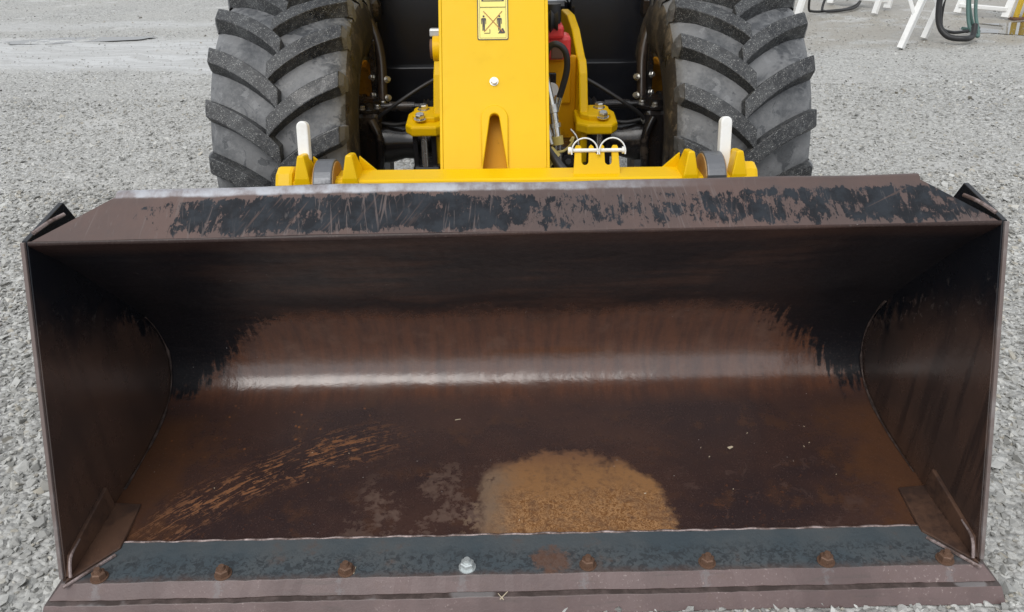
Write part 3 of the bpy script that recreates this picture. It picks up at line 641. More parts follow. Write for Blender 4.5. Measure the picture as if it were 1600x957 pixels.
# wheels
def lug_mesh(side):
    """one chevron lug: near the centre line it sits forward, sweeping back-up towards the shoulder"""
    vs, fs = [], []; RT, RB = .638, .578; n = 9
    st = [(i / (n - 1)) for i in range(n)]
    rows = []
    for t in st:
        x = -.022 + t * .252; ph = .275 * (t ** .85) + .02 * math.sin(t * 3.1)
        wt = .073 - .012 * t; dr = .004 * (2 * t - .6) ** 2
        rows.append((x, ph, wt, RT - dr, RB - dr * .5))
    rows.append((.243, .292, .046, .598, .56)); rows.append((.247, .305, .034, .555, .53))
    for x, ph, w, rt, rb in rows:
        for rr, ww in ((rb, w * .5 + .012), (rt, w * .5), (rt, -w * .5), (rb, -w * .5 - .012)):
            a = ph + ww / RT
            vs.append((side * x, -rr * math.cos(a), rr * math.sin(a)))
    m = len(rows)
    for i in range(m - 1):
        for j in range(3): fs.append((i * 4 + j, i * 4 + j + 1, i * 4 + 5 + j, i * 4 + 4 + j))
        fs.append((i * 4 + 3, i * 4, i * 4 + 4, i * 4 + 7))
    fs += [(0, 1, 2, 3), (m * 4 - 4, m * 4 - 1, m * 4 - 2, m * 4 - 3)]
    me = bpy.data.meshes.new('lug'); me.from_pydata(vs, [], fs); bm = bmesh.new(); bm.from_mesh(me); bmesh.ops.recalc_face_normals(bm, faces=bm.faces)
    bmesh.ops.bevel(bm, geom=[e for e in bm.edges if e.calc_face_angle(0) > R(30)], offset=.004, segments=2, affect='EDGES', profile=.6); bm.to_mesh(me); bm.free()
    me.materials.append(MAT['tyre_lug'])  # lug rubber; its dark tone also stands in for shade on the flanks
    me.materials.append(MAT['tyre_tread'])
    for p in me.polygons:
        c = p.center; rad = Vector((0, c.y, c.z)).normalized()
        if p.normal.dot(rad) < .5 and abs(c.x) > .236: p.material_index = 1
    return me
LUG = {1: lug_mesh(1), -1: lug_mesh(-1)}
NL = 20
tyre_prof = [(.222, .325), (.236, .35), (.258, .40), (.263, .46), (.254, .52), (.240, .556), (.215, .576), (.16, .586), (.08, .590), (0, .592)]
tyre_prof = tyre_prof + [(-a, r) for a, r in tyre_prof[-2::-1]]
def wheel(cx, inner, phase):
    w = bpy.data.objects.new('wheel', None); COL.objects.link(w); w.parent = tele; w.matrix_parent_inverse = Matrix.Translation((0, -3.25, 0)); w.location = (cx, AX_Y, AX_Z)
    o = lathe('tyre', tyre_prof, 'tyre_tread', (0, 0, 0), None, w, n=72)
    o.data.materials.append(MAT['tyre_side'])
    for p in o.data.polygons:
        if abs(p.center.x) > .236: p.material_index = 1
    lathe('rim', [(inner * .215, .325), (inner * .228, .338), (inner * .232, .33), (inner * .222, .308), (inner * .1, .282), (inner * -.06, .276), (inner * -.10, .26), (inner * -.11, .12), (inner * -.115, .02)], 'rim_paint', (0, 0, 0), None, w, n=56)
    lathe('rim', [(-inner * .222, .318), (-inner * .238, .322), (-inner * .225, .296), (-inner * .12, .28), (-inner * .10, .12), (-inner * .10, .01)], 'rim_paint', (0, 0, 0), None, w, n=48)
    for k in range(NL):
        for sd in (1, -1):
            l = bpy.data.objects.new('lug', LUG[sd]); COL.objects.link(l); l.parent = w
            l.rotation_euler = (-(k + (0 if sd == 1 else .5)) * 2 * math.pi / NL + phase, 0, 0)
    return w
wl_ = wheel(-.828, 1, R(-2.3)); wl_['label'] = 'front wheel at the left of the boom'
wr_ = wheel(.838, -1, R(-6)); wr_['label'] = 'front wheel at the right of the boom'

# mudguards over the wheels (mostly above the frame)
for cx in (-.80, .82):
    vs, fs = [], []; n = 18
    for i in range(n + 1):
        a = R(15 + 78 * i / n)
        for rr in (.79, .80):
            for xx in (-.27, .27): vs.append((cx + xx, AX_Y + rr * math.cos(a), AX_Z + rr * math.sin(a)))
    for i in range(n):
        b = i * 4
        fs += [(b, b + 1, b + 5, b + 4), (b + 2, b + 6, b + 7, b + 3), (b, b + 4, b + 6, b + 2), (b + 1, b + 3, b + 7, b + 5)]
    fs += [(0, 1, 3, 2), (n * 4, n * 4 + 2, n * 4 + 3, n * 4 + 1)]
    shade_auto(mesh('mudguard', vs, fs, 'black_rubber', tele), 40)

# axle, knuckles, steering rods
lathe('axle_housing', [(-.60, .0), (-.60, .085), (-.52, .088), (-.46, .070), (-.36, .075), (-.30, .098), (-.22, .12), (.22, .12), (.30, .098), (.36, .075), (.46, .070), (.52, .088), (.60, .085), (.60, 0)], 'axle_paint', (.01, AX_Y, AX_Z), None, tele, n=32)
for s in (-1, 1):
    kx = .01 + s * .60
    box('steering_knuckle', (kx - .055, AX_Y - .10, AX_Z - .17), (kx + .055, AX_Y + .10, AX_Z + .15), 'axle_paint', tele, .022)
    cyl('king_pin', (kx, AX_Y - .02, AX_Z + .145), (kx, AX_Y - .02, AX_Z + .185), .058, 'axle_paint', tele, 24)
    plate('knuckle_cap', arc(0, 0, .082, 0, 345, 24), frame((kx, AX_Y - .02, AX_Z + .153), (1, 0, 0), (0, 1, 0)), .014, 'axle_paint', tele)
    b_ = hexbolt_mesh('knuckle_bolt', .011, .014, 'zinc')
    for k in range(6): put('knuckle_bolt', b_, (kx + .064 * math.cos(k * 1.047 + .3), AX_Y - .02 + .064 * math.sin(k * 1.047 + .3), AX_Z + .160), tele)
    cyl('wheel_hub', (kx + s * .02, AX_Y, AX_Z), (kx + s * .2, AX_Y, AX_Z), .20, 'axle_paint', tele, 28)
    tube('axle_web', [(kx - s * .02, AX_Y - .105, AX_Z + .12), (kx - s * .05, AX_Y - .12, AX_Z + .05), (kx - s * .045, AX_Y - .12, AX_Z - .06), (kx - s * .01, AX_Y - .10, AX_Z - .16)], .018, 'axle_paint', tele)
    # steering rod with its sleeve and boot
    cyl('steering_rod', (s * .60, 3.22, .772), (s * .30, 3.22, .770), .013, 'axle_paint', tele)
    cyl('rod_sleeve', (s * .50, 3.22, .7715), (s * .395, 3.22, .771), .019, 'axle_paint', tele)
    lathe('rod_boot', [(-.035, .016), (-.03, .03), (-.022, .02), (-.014, .031), (-.004, .021), (.006, .032), (.016, .022), (.026, .033), (.035, .025)], 'black_rubber', (s * .325, 3.22, .77), None, tele, n=20)
    # mudguard stays: bent pipe, flat bracket and bolts
    ex = .012
    tube('mudguard_stay', [(ex + s * .72, 3.47, 1.38), (ex + s * .668, 3.44, 1.19), (ex + s * .585, 3.40, 1.06), (ex + s * .553, 3.36, .94), (ex + s * .549, 3.30, .80), (ex + s * .549, 3.285, .74)], .0205, 'brown_pipe', tele, n=14)
    box('stay_bracket', (ex + s * .585 - .014, 3.335, .74), (ex + s * .585 + .014, 3.355, 1.02), 'axle_paint', tele, .004)
    box('mudguard_arm', (min(s * .56, s * .64) + ex, 3.50, 1.06), (max(s * .56, s * .64) + ex, 3.56, 1.17), 'axle_paint', tele, .03)
    for (qx, qy, qz) in ((.589, 3.325, .868), (.524, 3.285, .868), (.589, 3.32, .795), (.524, 3.27, .795)):
        put('stay_bolt', hexbolt_mesh('stay_bolt', .0115, .016, 'zinc'), (ex + s * qx, qy, qz), tele, (s * (.6 if qx > .55 else -.7), -.7, .3))
for s in (-1, 1):
    tube('brake_hose', [(s * .27, 3.20, .90), (s * .36, 3.16, .86), (s * .46, 3.14, .80), (s * .54, 3.16, .74), (s * .57, 3.18, .69)], .008, 'black_rubber', tele, n=8)
    tube('steering_hose', [(s * .27, 3.26, .84), (s * .38, 3.24, .72), (s * .47, 3.20, .70), (s * .55, 3.20, .71)], .009, 'black_rubber', tele, n=8)
    cyl('hose_end', (s * .555, 3.17, .72), (s * .572, 3.18, .69), .012, 'zinc', tele, 8)
# axle clamp: cast yellow lug, two bolts, long stud
bolt_c = hexbolt_mesh('clamp_bolt', .019, .022, 'chrome', .0)
for s in (-1, 1):
    ex = .012 * s
    cx = s * .330 + (.012 if s > 0 else -.0)
    out = [(-.075, -.05), (-.05, -.085), (.045, -.085), (.085, -.055), (.085, .09), (-.06, .09), (-.075, .06)]
    if s > 0: out = [(-a, b) for a, b in out][::-1]
    plate('clamp_lug', out, frame((cx, 3.01, .752), (1, 0, 0), (0, 1, .12)), .040, 'yellow_paint', tele, bev=.008)
    plate('clamp_pad', [(a * .72 - s * .004, b * .68 + .012) for a, b in out], frame((cx, 3.015, .782), (1, 0, 0), (0, 1, .12)), .022, 'yellow_paint', tele, bev=.005)
    put('clamp_bolt', bolt_c, (cx - s * -.012, 3.055, .796), tele, (0, -.1, 1), .2)
    put('clamp_bolt', bolt_c, (cx + s * .018, 2.972, .781), tele, (0, -.25, 1), .6)
    cyl('clamp_stud', (cx + s * .006, 2.955, .735), (cx + s * .006, 2.955, .55), .0135, 'chrome', tele, 14)
    box('clamp_base', (cx - .055, 2.94, .50), (cx + .055, 3.12, .60), 'black_paint', tele, .01)
    for q in (-1, 1): box('clamp_web', (cx + s * .006 + q * .036 - .010, 2.96, .58), (cx + s * .006 + q * .036 + .010, 3.10, .735), 'black_paint', tele, .004)

# chassis nose plates
fpl = [(2.985, .50), (2.975, .70), (3.055, .93), (3.09, .975), (3.13, .985), (3.28, 1.065), (3.42, 1.10), (3.60, 1.10), (3.60, .50)]
plate('chassis_plate', fpl, frame((.302, 0, 0), (-.06, 1, 0), (0, 0, 1)) @ Matrix.Identity(4), .030, 'yellow_paint', tele, bev=.006) if False else None
def slant_plate(name, pts, x0, x1, th, mat):
    """plate in y-z whose x runs from x0 at its front to x1 at its rear"""
    ymin = min(p[0] for p in pts); ymax = max(p[0] for p in pts)
    X_ = lambda y: x0 + (x1 - x0) * (y - ymin) / (ymax - ymin); n = len(pts)
    vs = [(X_(y) + q * th / 2, y, z) for q in (-1, 1) for y, z in pts]
    fs = [tuple(range(n)), tuple(range(n, 2 * n))[::-1]] + [(i, (i + 1) % n, n + (i + 1) % n, n + i) for i in range(n)]
    return mesh(name, vs, fs, mat, tele, bevel=.006)
slant_plate('chassis_plate', fpl, .292, .25, .034, 'yellow_paint')
slant_plate('chassis_plate', fpl, -.285, -.24, .034, 'yellow_paint')
box('chassis_front', (-.26, 3.12, .60), (.265, 3.15, .985), 'yellow_inner', tele, .006)
box('cross_member', (-.26, 3.06, .48), (.27, 3.14, .66), 'black_paint', tele, .01)
box('access_panel', (.10, 3.106, .80), (.245, 3.1205, .965), 'yellow_inner', tele, .012)
box('opening_shade_slab', (.12, 3.098, .815), (.185, 3.108, .925), 'black_panel', tele, .006)  # solid black slab; its colour stands in for shade inside an opening
cyl('opening_disc', (.165, 3.096, .858), (.165, 3.101, .858), .03, 'pin_white', tele, 24)
put('panel_bolt', hexbolt_mesh('panel_bolt', .010, .010, 'zinc'), (.215, 3.106, .885), tele, (0, -1, 0))
# black bodywork behind
box('body_panel', (-.70, 3.62, .50), (-.262, 4.6, 1.42), 'black_panel', tele, .02)
box('body_panel', (.275, 3.62, .50), (.70, 4.6, 1.42), 'black_panel', tele, .02)
box('body_panel', (-.262, 3.70, .50), (.275, 4.6, 1.12), 'black_panel', tele, .02)
box('panel_step', (.275, 3.585, .50), (.69, 3.62, .875), 'black_panel', tele, .006)
box('panel_step', (-.69, 3.585, .50), (-.262, 3.62, .86), 'black_panel', tele, .006)
box('belly_plate', (-.62, 3.70, .52), (.62, 6.4, .60), 'black_paint', tele, .01)

# red valve block, hoses and couplings right of the boom
box('valve_block', (.125, 3.02, .985), (.235, 3.13, 1.075), 'red_paint', tele, .016)
box('valve_block', (.13, 3.00, 1.065), (.205, 3.12, 1.115), 'red_paint', tele, .012)
box('recess_shade_slab', (.158, 3.012, .992), (.205, 3.022, 1.04), 'rusty_pin', tele, .008)  # raised dark slab, painted in place of a shaded recess
cyl('valve_cap', (.165, 3.06, 1.11), (.165, 3.06, 1.185), .03, 'black_rubber', tele)
lathe('valve_boot', [(-.03, .02), (-.02, .04), (-.008, .024), (.004, .04), (.016, .025), (.03, .034)], 'black_rubber', (.15, 3.0, 1.13), None, tele, n=20)
tube('hydraulic_hose', [(.128, 2.86, 1.00), (.135, 2.85, 1.055), (.165, 2.84, 1.075), (.198, 2.84, 1.05), (.207, 2.85, .99), (.192, 2.86, .915), (.178, 2.865, .872)], .0115, 'black_rubber', tele, n=12)
cyl('hose_ferrule', (.180, 2.864, .885), (.168, 2.868, .832), .0155, 'chrome', tele, 16)
tube('hydraulic_pipe', [(.122, 2.86, 1.06), (.132, 2.85, .96), (.150, 2.84, .88), (.158, 2.83, .84)], .0125, 'chrome', tele, n=12)
tube('hydraulic_pipe', [(.118, 2.80, .98), (.118, 2.80, .86), (.135, 2.79, .78), (.15, 2.78, .73)], .010, 'zinc', tele, n=12)
for a, b, r_, m_ in (((.154, 2.835, .862), (.160, 2.828, .835), .020, 'zinc'), ((.160, 2.828, .835), (.166, 2.82, .79), .0155, 'chrome'), ((.165, 2.821, .797), (.167, 2.818, .783), .021, 'zinc'), ((.167, 2.818, .783), (.172, 2.81, .745), .0165, 'chrome'),
                     ((.172, 2.81, .752), (.176, 2.805, .722), .0225, 'dust_cap'), ((.128, 2.79, .80), (.142, 2.785, .758), .015, 'zinc'), ((.135, 2.78, .705), (.165, 2.775, .675), .027, 'dust_cap')):
    cyl('hose_coupling', a, b, r_, m_, tele, 18)
tube('cap_strap', [(.165, 2.78, .70), (.20, 2.80, .70), (.225, 2.80, .725), (.232, 2.80, .75), (.222, 2.80, .735)], .005, 'dust_cap', tele, n=8)
tube('cap_strap', [(.14, 2.775, .68), (.118, 2.77, .65), (.13, 2.77, .63), (.16, 2.775, .67)], .005, 'dust_cap', tele, n=8)
tube('hydraulic_hose', [(.13, 2.78, .66), (.14, 2.70, .58), (.175, 2.62, .52), (.21, 2.5, .47)], .0105, 'black_rubber', tele, n=12)
tube('hydraulic_hose', [(.11, 2.82, .86), (.115, 2.76, .72), (.15, 2.64, .56), (.19, 2.5, .45)], .012, 'black_rubber', tele, n=12)
tube('brake_line', [(.235, 2.95, .74), (.262, 2.93, .70), (.262, 2.91, .60), (.20, 2.88, .53), (.16, 2.86, .51)], .004, 'zinc', tele, n=8)
box('tilt_block', (.155, 2.93, .50), (.27, 3.05, .675), 'black_paint', tele, .008)
cyl('tilt_rod', (.185, 2.905, .70), (.185, 2.905, .555), .0165, 'chrome', tele, 18)
cyl('block_plug', (.226, 2.918, .622), (.226, 2.935, .622), .024, 'black_rubber', tele, 20); cyl('block_plug', (.226, 2.912, .622), (.226, 2.92, .622), .012, 'worn_steel', tele, 6)
for x_, z_ in ((.185, .53), (.20, .515), (.165, .52)): cyl('pipe_fitting', (x_, 2.90, z_), (x_ + .012, 2.88, z_ + .006), .012, 'zinc', tele, 6)

# boom: nose plate with its slot, side walls, arm going back
BXm = -.050; B0 = Vector((BXm, 2.222, .818)); BT = Vector((0, .469, .883)); BN = Vector((0, -.883, .469))
BF = frame(B0, (1, 0, 0), BT)                         # local: x across, y up the nose face, z out towards the front
def onb(a, b, z=0.): return BF @ Vector((a, b, z))
slot = [(-.037, -.11), (-.037, 0.0)] + arc(0, .150, .0145, 172, 8, 10) + [(.037, 0.0), (.037, -.11)]
face = [(-.1545, -.14), (.1545, -.14), (.1545, .64), (-.1545, .64)]
plate('boom_nose', face, BF @ Matrix.Translation((0, 0, -.006)), .012, 'yellow_paint', tele, holes=[slot[::-1]], bev=.001)
urim = [(-.0405, -.11), (-.0405, .148)] + arc(0, .150, .0405, 178, 2, 16) + [(.0405, .148), (.0405, -.11)]
plate('slot_collar', urim, BF @ Matrix.Translation((0, 0, .003)), .010, 'yellow_paint', tele, holes=[[(a * .999, b + .0005 if b > -.1 else b + .01) for a, b in slot][::-1]], bev=.003)
plate('slot_back', [(-.12, -.12), (.12, -.12), (.12, .22), (-.12, .22)], BF @ Matrix.Translation((0, 0, -.065)), .01, 'yellow_inner', tele)
for sx in (-1, 1):
    plate('slot_wall', [(-.10, -.12), (-.012, -.12), (-.012, .2), (-.10, .2)], frame(onb(sx * .05, 0), BN, BT), .006, 'yellow_inner', tele)
side = [(2.150, .690), (2.222 + .0, .818 - .0), (2.522, 1.383), (2.60, 1.47), (2.72, 1.54), (6.2, 2.02), (6.2, 1.66), (3.3, 1.22), (2.95, 1.12), (2.66, .74), (2.42, .62)]
for sx in (-1, 1): plate('boom_side', side, YZ(BXm + sx * .1595), .009, 'yellow_paint', tele, bev=.002)
vs = []
tp = [(2.522, 1.383), (2.60, 1.468), (2.72, 1.537), (6.2, 2.015)]
for y, z in tp: vs += [(BXm - .1545, y, z), (BXm + .1545, y, z), (BXm - .1545, y + .004, z - .012), (BXm + .1545, y + .004, z - .012)]
fs = []
for i in range(3):
    b = i * 4; fs += [(b, b + 1, b + 5, b + 4), (b + 2, b + 6, b + 7, b + 3), (b, b + 4, b + 6, b + 2), (b + 1, b + 3, b + 7, b + 5)]
mesh('boom_top', vs, fs + [(0, 2, 3, 1), (12, 13, 15, 14)], 'yellow_paint', tele)
vs = []
for y, z in [(2.42, .625), (2.66, .745), (2.95, 1.125), (3.3, 1.225), (6.2, 1.665)]: vs += [(BXm - .1545, y, z), (BXm + .1545, y, z), (BXm - .1545, y - .004, z + .012), (BXm + .1545, y - .004, z + .012)]
fs = []
for i in range(4):
    b = i * 4; fs += [(b, b + 4, b + 5, b + 1), (b + 2, b + 3, b + 7, b + 6), (b, b + 2, b + 6, b + 4), (b + 1, b + 5, b + 7, b + 3)]
mesh('boom_underside', vs, fs + [(0, 1, 3, 2), (16, 18, 19, 17)], 'yellow_paint', tele)
put('boom_bolt', hexbolt_mesh('boom_bolt', .0105, .012, 'zinc'), onb(0, .262, .0005), tele, BN, .3)
cyl('pivot_boss', (BXm - .166, 2.50, 1.12), (BXm - .190, 2.50, 1.12), .038, 'yellow_paint', tele, 24)
cyl('pivot_pin', (BXm - .190, 2.50, 1.12), (BXm - .199, 2.50, 1.12), .029, 'rusty_pin', tele, 20)
box('boss_tab', (BXm - .20, 2.50, 1.155), (BXm - .165, 2.53, 1.178), 'zinc', tele, .004)

# safety decal
def dec(name, pts, z, mat, par, holes=()): return plate(name, pts, BF @ Matrix.Translation((-.0015, 0, z)), .0006, mat, par, holes=holes, bev=.0001)
def rrect(x0, y0, x1, y1, r):
    return arc(x1 - r, y1 - r, r, 0, 90, 5) + arc(x0 + r, y1 - r, r, 90, 180, 5) + arc(x0 + r, y0 + r, r, 180, 270, 5) + arc(x1 - r, y0 + r, r, 270, 360, 5)
D0, D1 = .386, .595
sheet_ = dec('safety_decal', rrect(-.0465, D0, .0465, D1, .005), .0008, 'decal_yellow', tele)
sheet_['label'] = 'pale yellow safety decal with black pictograms and a crossed-out pair of figures'
dec('decal_border', rrect(-.0465, D0, .0465, D1, .005), .0016, 'decal_ink', sheet_, [rrect(-.0438, D0 + .0028, .0438, D1 - .0028, .004)[::-1]])
dec('decal_border', rrect(-.0395, D0 + .006, .0395, .4835, .002), .0016, 'decal_ink', sheet_, [rrect(-.0388, D0 + .0067, .0388, .4828, .002)[::-1]])
dec('decal_border', rrect(-.0395, .4845, .0395, D1 - .006, .002), .0016, 'decal_ink', sheet_, [rrect(-.0388, .4852, .0388, D1 - .0067, .002)[::-1]])
tri = lambda k, cy: [(-.033 * k, cy - .019 * k), (.033 * k, cy - .019 * k), (.031 * k + .003 * k, cy - .016 * k), (.003 * k, cy + .036 * k), (-.003 * k, cy + .036 * k), (-.034 * k, cy - .016 * k)]
dec('warning_triangle', tri(1.0, .5205), .0016, 'decal_ink', sheet_, [tri(.84, .5207)[::-1]])
dec('pictogram', [(.006, .507), (.0155, .507), (.0155, .522), (.0135, .522), (.0135, .509), (.006, .509)], .0016, 'decal_ink', sheet_)
dec('pictogram', [(-.004, .522), (.0, .522), (.012, .510), (.010, .508)], .0016, 'decal_ink', sheet_)
def man(cx):
    y = .410
    dec('pictogram', arc(cx, y + .047, .0031, 0, 345, 12), .0016, 'decal_ink', sheet_)
    dec('pictogram', [(cx - .0075, y + .024), (cx - .0055, y + .024), (cx - .005, y + .036), (cx - .0042, y + .036), (cx - .0036, y + .004), (cx - .0005, y + .004), (cx, y + .022), (cx + .0005, y + .004), (cx + .0036, y + .004), (cx + .0042, y + .036), (cx + .005, y + .036),
                      (cx + .0055, y + .024), (cx + .0075, y + .024), (cx + .0075, y + .039), (cx + .0055, y + .042), (cx - .0055, y + .042), (cx - .0075, y + .039)], .0016, 'decal_ink', sheet_)
man(-.0275); man(.0195)
dec('pictogram', [(-.026, .4055), (-.008, .4055), (-.008, .418), (-.0100, .418), (-.0100, .4075), (-.026, .4075)], .0016, 'decal_ink', sheet_)
dec('pictogram', [(.015, .4055), (.034, .4055), (.0365, .409), (.031, .4205), (.027, .421), (.024, .415), (.020, .413)], .0016, 'decal_ink', sheet_)
for s in (-1, 1):
    a, b = Vector((s * -.028, .472)), Vector((s * .030, .410)) if s > 0 else Vector((-.026, .411)); d = (b - a).normalized(); q = Vector((-d.y, d.x)) * .0011
    dec('prohibition_cross', [tuple(a - q), tuple(b - q), tuple(b + q), tuple(a + q)], .0022 + (.0006 if s > 0 else 0), 'decal_red', sheet_)

# quick hitch across the boom's foot
box('hitch_bar', (-.655, 2.055, .66), (.665, 2.165, .842), 'yellow_paint', tele, .012)
for sx in (-1, 1):
    ea = [(2.045, .74), (2.050, .845), (2.070, .902), (2.082, .910), (2.096, .906), (2.26, .80), (2.26, .74)]
    for xx in ((-.585, -.452) if sx < 0 else (.497, .632)):
        ev = [(xx + q * w, y, z) for (y, z, w) in ((2.045, .76, .036), (2.20, .76, .036), (2.13, .902, .009), (2.070, .912, .009), (2.052, .85, .022)) for q in (-1, 1)]
        mesh('hitch_ear', ev, [(0, 2, 3, 1), (2, 4, 5, 3), (4, 6, 7, 5), (6, 8, 9, 7), (8, 0, 1, 9), (0, 8, 6, 4, 2), (1, 3, 5, 7, 9)], 'yellow_paint', tele, bevel=.005)
        # gusset web behind each ear
        wx = xx + sx * .0
        mesh('ear_gusset', [(xx + .012, 2.17, .835), (xx + .060, 2.17, .835), (xx + .012, 2.17, .880), (xx + .012, 2.158, .835), (xx + .060, 2.158, .835), (xx + .012, 2.158, .880)] if sx < 0 else
             [(xx - .012, 2.17, .835), (xx - .060, 2.17, .835), (xx - .012, 2.17, .880), (xx - .012, 2.158, .835), (xx - .060, 2.158, .835), (xx - .012, 2.158, .880)],
             [(0, 1, 2), (3, 5, 4), (0, 3, 4, 1), (1, 4, 5, 2), (2, 5, 3, 0)], 'yellow_paint', tele)
    ex_ = sx * .632 + (-.004 if sx < 0 else .03)
    ec = [(2.04, .70), (2.045, .835), (2.065, .862), (2.10, .872), (2.17, .85), (2.17, .70)]
    plate('hitch_end', ec, YZ(ex_), .05, 'yellow_paint', tele, bev=.010)
    cyl('cap_recess_shade', (ex_ - .02, 2.036, .80), (ex_ - .02, 2.05, .80), .018, 'rusty_pin', tele, 16)  # dark disc standing in for the shaded recess of the end cap
    px_ = -.588 if sx < 0 else .604
    plate('locking_lever', [(-.016, -.12), (.016, -.12), (.016, .105)] + arc(0, .105, .016, 0, 180, 10)[1:-1] + [(-.016, .105)], frame((px_, 2.128, .868), (1, 0, 0), (0, .25, 1)), .03, 'pin_white', tele, bev=.004)
cyl('hitch_rod', (-.63, 2.085, .835), (-.45, 2.085, .835), .012, 'yellow_paint', tele, 14)
# hose-parking bracket with its notches, pin and ring clips
s_ = .00179
pr = [(-38, -10), (38, -10), (36, 8), (34, 37), (32, 40), (26, 40), (24, 37), (24, 14)] + [(18.5 + 5.5 * math.cos(R(a)), 14 + 5.5 * math.sin(R(a))) for a in (-20, -60, -90, -120, -160)] + [(13, 14), (12, 38), (9, 41), (5, 38), (3, 29), (0, 26), (-3, 29), (-5, 38), (-9, 41), (-12, 38), (-13, 14)] + \
     [(-18.5 + 5.5 * math.cos(R(a)), 14 + 5.5 * math.sin(R(a))) for a in (-20, -60, -90, -120, -160)] + [(-24, 14), (-24, 37), (-26, 40), (-32, 40), (-34, 37), (-36, 8)]
plate('hose_bracket', [(a * s_, b * s_) for a, b in pr], frame((.240, 2.105, .848), (1, 0, 0), (0, .469, .883)), .012, 'yellow_paint', tele, bev=.0015)
cyl('bracket_pin', (.165, 2.125, .901), (.312, 2.125, .901), .0055, 'pin_white', tele, 12)
for cx in (.205, .283):
    tube('ring_clip', [(cx + .037 * math.cos(R(a)), 2.113 + .010 * math.sin(R(a)), .901 + .036 * math.sin(R(a))) for a in range(-12, 193, 17)], .0022, 'pin_white', tele, n=8, sub=2)
for q in (.163, .316): cyl('pin_head', (q - .004, 2.125, .901), (q + .004, 2.125, .901), .010, 'pin_white', tele, 12)
tube('hydraulic_hose', [(.10, 2.36, .86), (.125, 2.32, .83), (.16, 2.28, .79), (.20, 2.24, .75)], [.010, .012, .016, .020], 'black_rubber', tele, n=12)

# ---------------------------------------------------------------- yard clutter at the right rear
def rack(name, loc, label, group): return root(name, loc, label, 'trestle', group)
# slanted two-legged trestle with the hoses
t1 = rack('timber_trestle', (4.75, 9.35, 0), 'white painted timber trestle with two slanting legs nearest the tyre, hoses hung on it', 'white timber trestles')
F1, F2 = Vector((4.39, 8.86, -.03)), Vector((4.94, 9.46, -.03)); LN = Vector((.29, .08, .95))
for f in (F1, F2):
    beam('leg', f, f + LN, .09, .06, 'white_paint', t1, up=(.7, -.7, 0))
    beam('brace', f + LN * .37 + Vector((-.02, 0, 0)), f + LN * .37 + Vector((-.27, .10, .55)), .06, .04, 'white_paint', t1)
beam('top_rail', F1 + LN * .97 - Vector((.1, .1, 0)), F2 + LN * .97 + Vector((.1, .1, 0)), .09, .05, 'white_paint', t1)
beam('top_rail', F1 + Vector((-.06, .16, .92)), F2 + Vector((-.06, .16, .92)), .09, .05, 'white_paint', t1)
def ladder(loc, a, b, lean, zs, label, h=.9):
    r_ = rack('timber_trestle', loc, label, 'white timber trestles'); a, b, lean = Vector(a), Vector(b), Vector(lean)
    for f in (a, b): beam('leg', f, f + lean * h, .10, .05, 'white_paint', r_)
    for z in zs: beam('rail', a + lean * z, b + lean * z, .10, .045, 'white_paint', r_)
    return r_
ladder((6.6, 11.2, 0), (6.32, 11.35, -.01), (6.68, 10.82, -.01), (.27, .15, 1), (.10, .29, .55, .82), 'low white timber rack with two crossing rails beside the puddle')
ladder((5.6, 12.2, 0), (5.05, 12.7, -.01), (5.62, 12.0, -.01), (.2, .15, 1), (.10, .30, .6), 'white timber rack furthest back, between the tyre and the trestle')
p1 = root('timber_post', (5.22, 11.5, 0), 'slim white timber post left of the slanting trestle legs', 'post'); beam('post', (5.2, 11.45, -.01), (5.42, 11.55, 1.0), .075, .05, 'white_paint', p1); beam('post_cap', (5.36, 11.55, 1.0), (5.50, 11.56, 1.02), .09, .06, 'white_paint', p1)
p2 = root('timber_post', (4.05, 11.2, 0), 'white timber post standing close to the right tyre', 'post'); beam('post', (4.02, 11.2, -.01), (4.22, 11.25, 1.0), .10, .05, 'white_paint', p2); beam('post_cap', (4.16, 11.25, 1.0), (4.30, 11.25, 1.02), .12, .07, 'white_paint', p2)
p3 = root('marker_post', (6.95, 10.75, 0), 'weathered yellow steel post with dark base at the right edge', 'post')
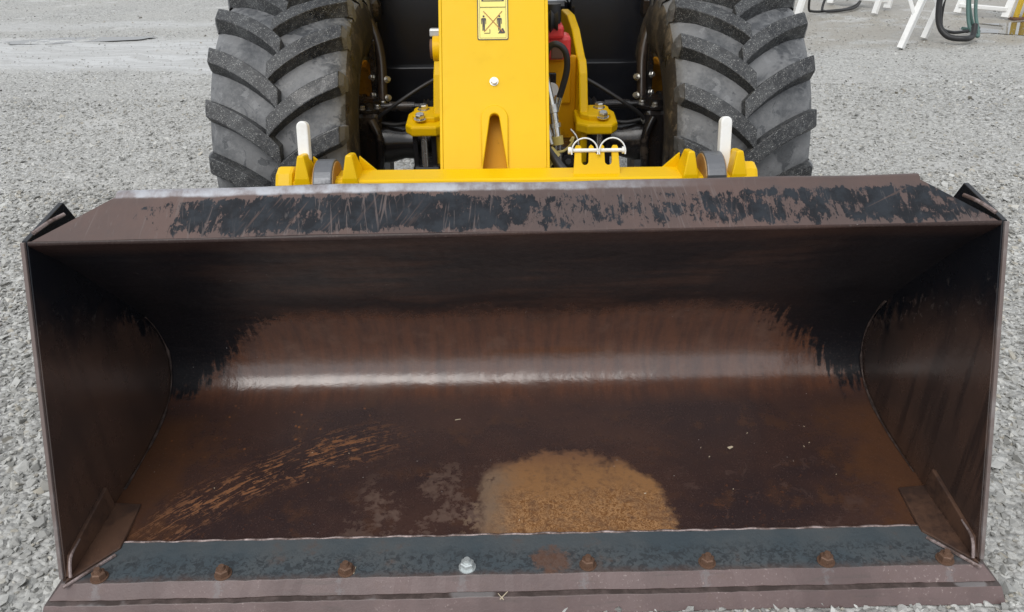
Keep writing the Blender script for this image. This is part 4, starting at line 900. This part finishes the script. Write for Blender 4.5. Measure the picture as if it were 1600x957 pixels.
beam('post', (6.78, 10.75, .0), (6.88, 10.78, 1.0), .05, .05, 'post_yellow', p3); beam('post', (6.90, 10.75, .0), (7.0, 10.78, 1.0), .05, .05, 'post_yellow', p3); box('foot_plate', (6.72, 10.68, -.03), (6.96, 10.82, .0), 'rusty_pin', p3, .005)
p4 = root('timber_post', (7.2, 10.9, 0), 'white timber post right of the yellow marker post', 'post'); beam('post', (7.12, 10.9, -.01), (7.2, 10.95, 1.0), .09, .06, 'white_paint', p4); beam('post_cap', (7.14, 10.95, 1.0), (7.27, 10.95, 1.02), .1, .07, 'white_paint', p4)
def hose(label, paths, r, mat, mat_name=None):
    o = root('garden_hose', paths[0][0], label, 'hose', None)
    for p in paths: tube('coil', p, r, mat, o, n=10, sub=8)
hose('thick black hose hanging in a loop from the slanting white trestle', [[(4.93, 9.3, .96), (4.92, 9.28, .55), (4.94, 9.22, .2), (5.02, 9.12, .05), (5.16, 9.02, .03), (5.30, 9.10, .04), (5.36, 9.2, .15)]], .032, 'hose_black')
hose('thin black hose curling on the mud behind the white trestle', [[(5.12, 9.5, .95), (5.10, 9.5, .5), (5.12, 9.48, .12), (5.26, 9.48, .03), (5.5, 9.55, .03), (5.66, 9.62, .05)]], .018, 'hose_black')
hose('green garden hose hanging in loops behind the slanting white trestle', [[(5.26, 9.4, .96), (5.28, 9.36, .5), (5.32, 9.26, .15), (5.38, 9.16, .04), (5.42, 9.20, .06), (5.38, 9.3, .3), (5.34, 9.4, .8)], [(5.36, 9.5, .9), (5.42, 9.55, .4), (5.56, 9.6, .1), (5.68, 9.66, .04), (5.60, 9.66, .03), (5.46, 9.62, .05)]], .019, 'hose_green')
hose('black hoses looping on the ground beside the right tyre', [[(4.36, 11.55, .85), (4.34, 11.66, .40), (4.36, 11.72, .06), (4.44, 11.74, .0), (4.70, 11.80, -.005), (5.05, 12.0, .0), (5.42, 12.5, .04), (5.62, 12.9, .3), (5.7, 13.0, .8)],
     [(4.86, 11.9, .85), (4.70, 11.85, .40), (4.58, 11.78, .06), (4.62, 11.72, .0), (4.90, 11.80, .0), (5.25, 12.15, .02), (5.52, 12.7, .2), (5.6, 12.9, .8)]], .017, 'hose_black')
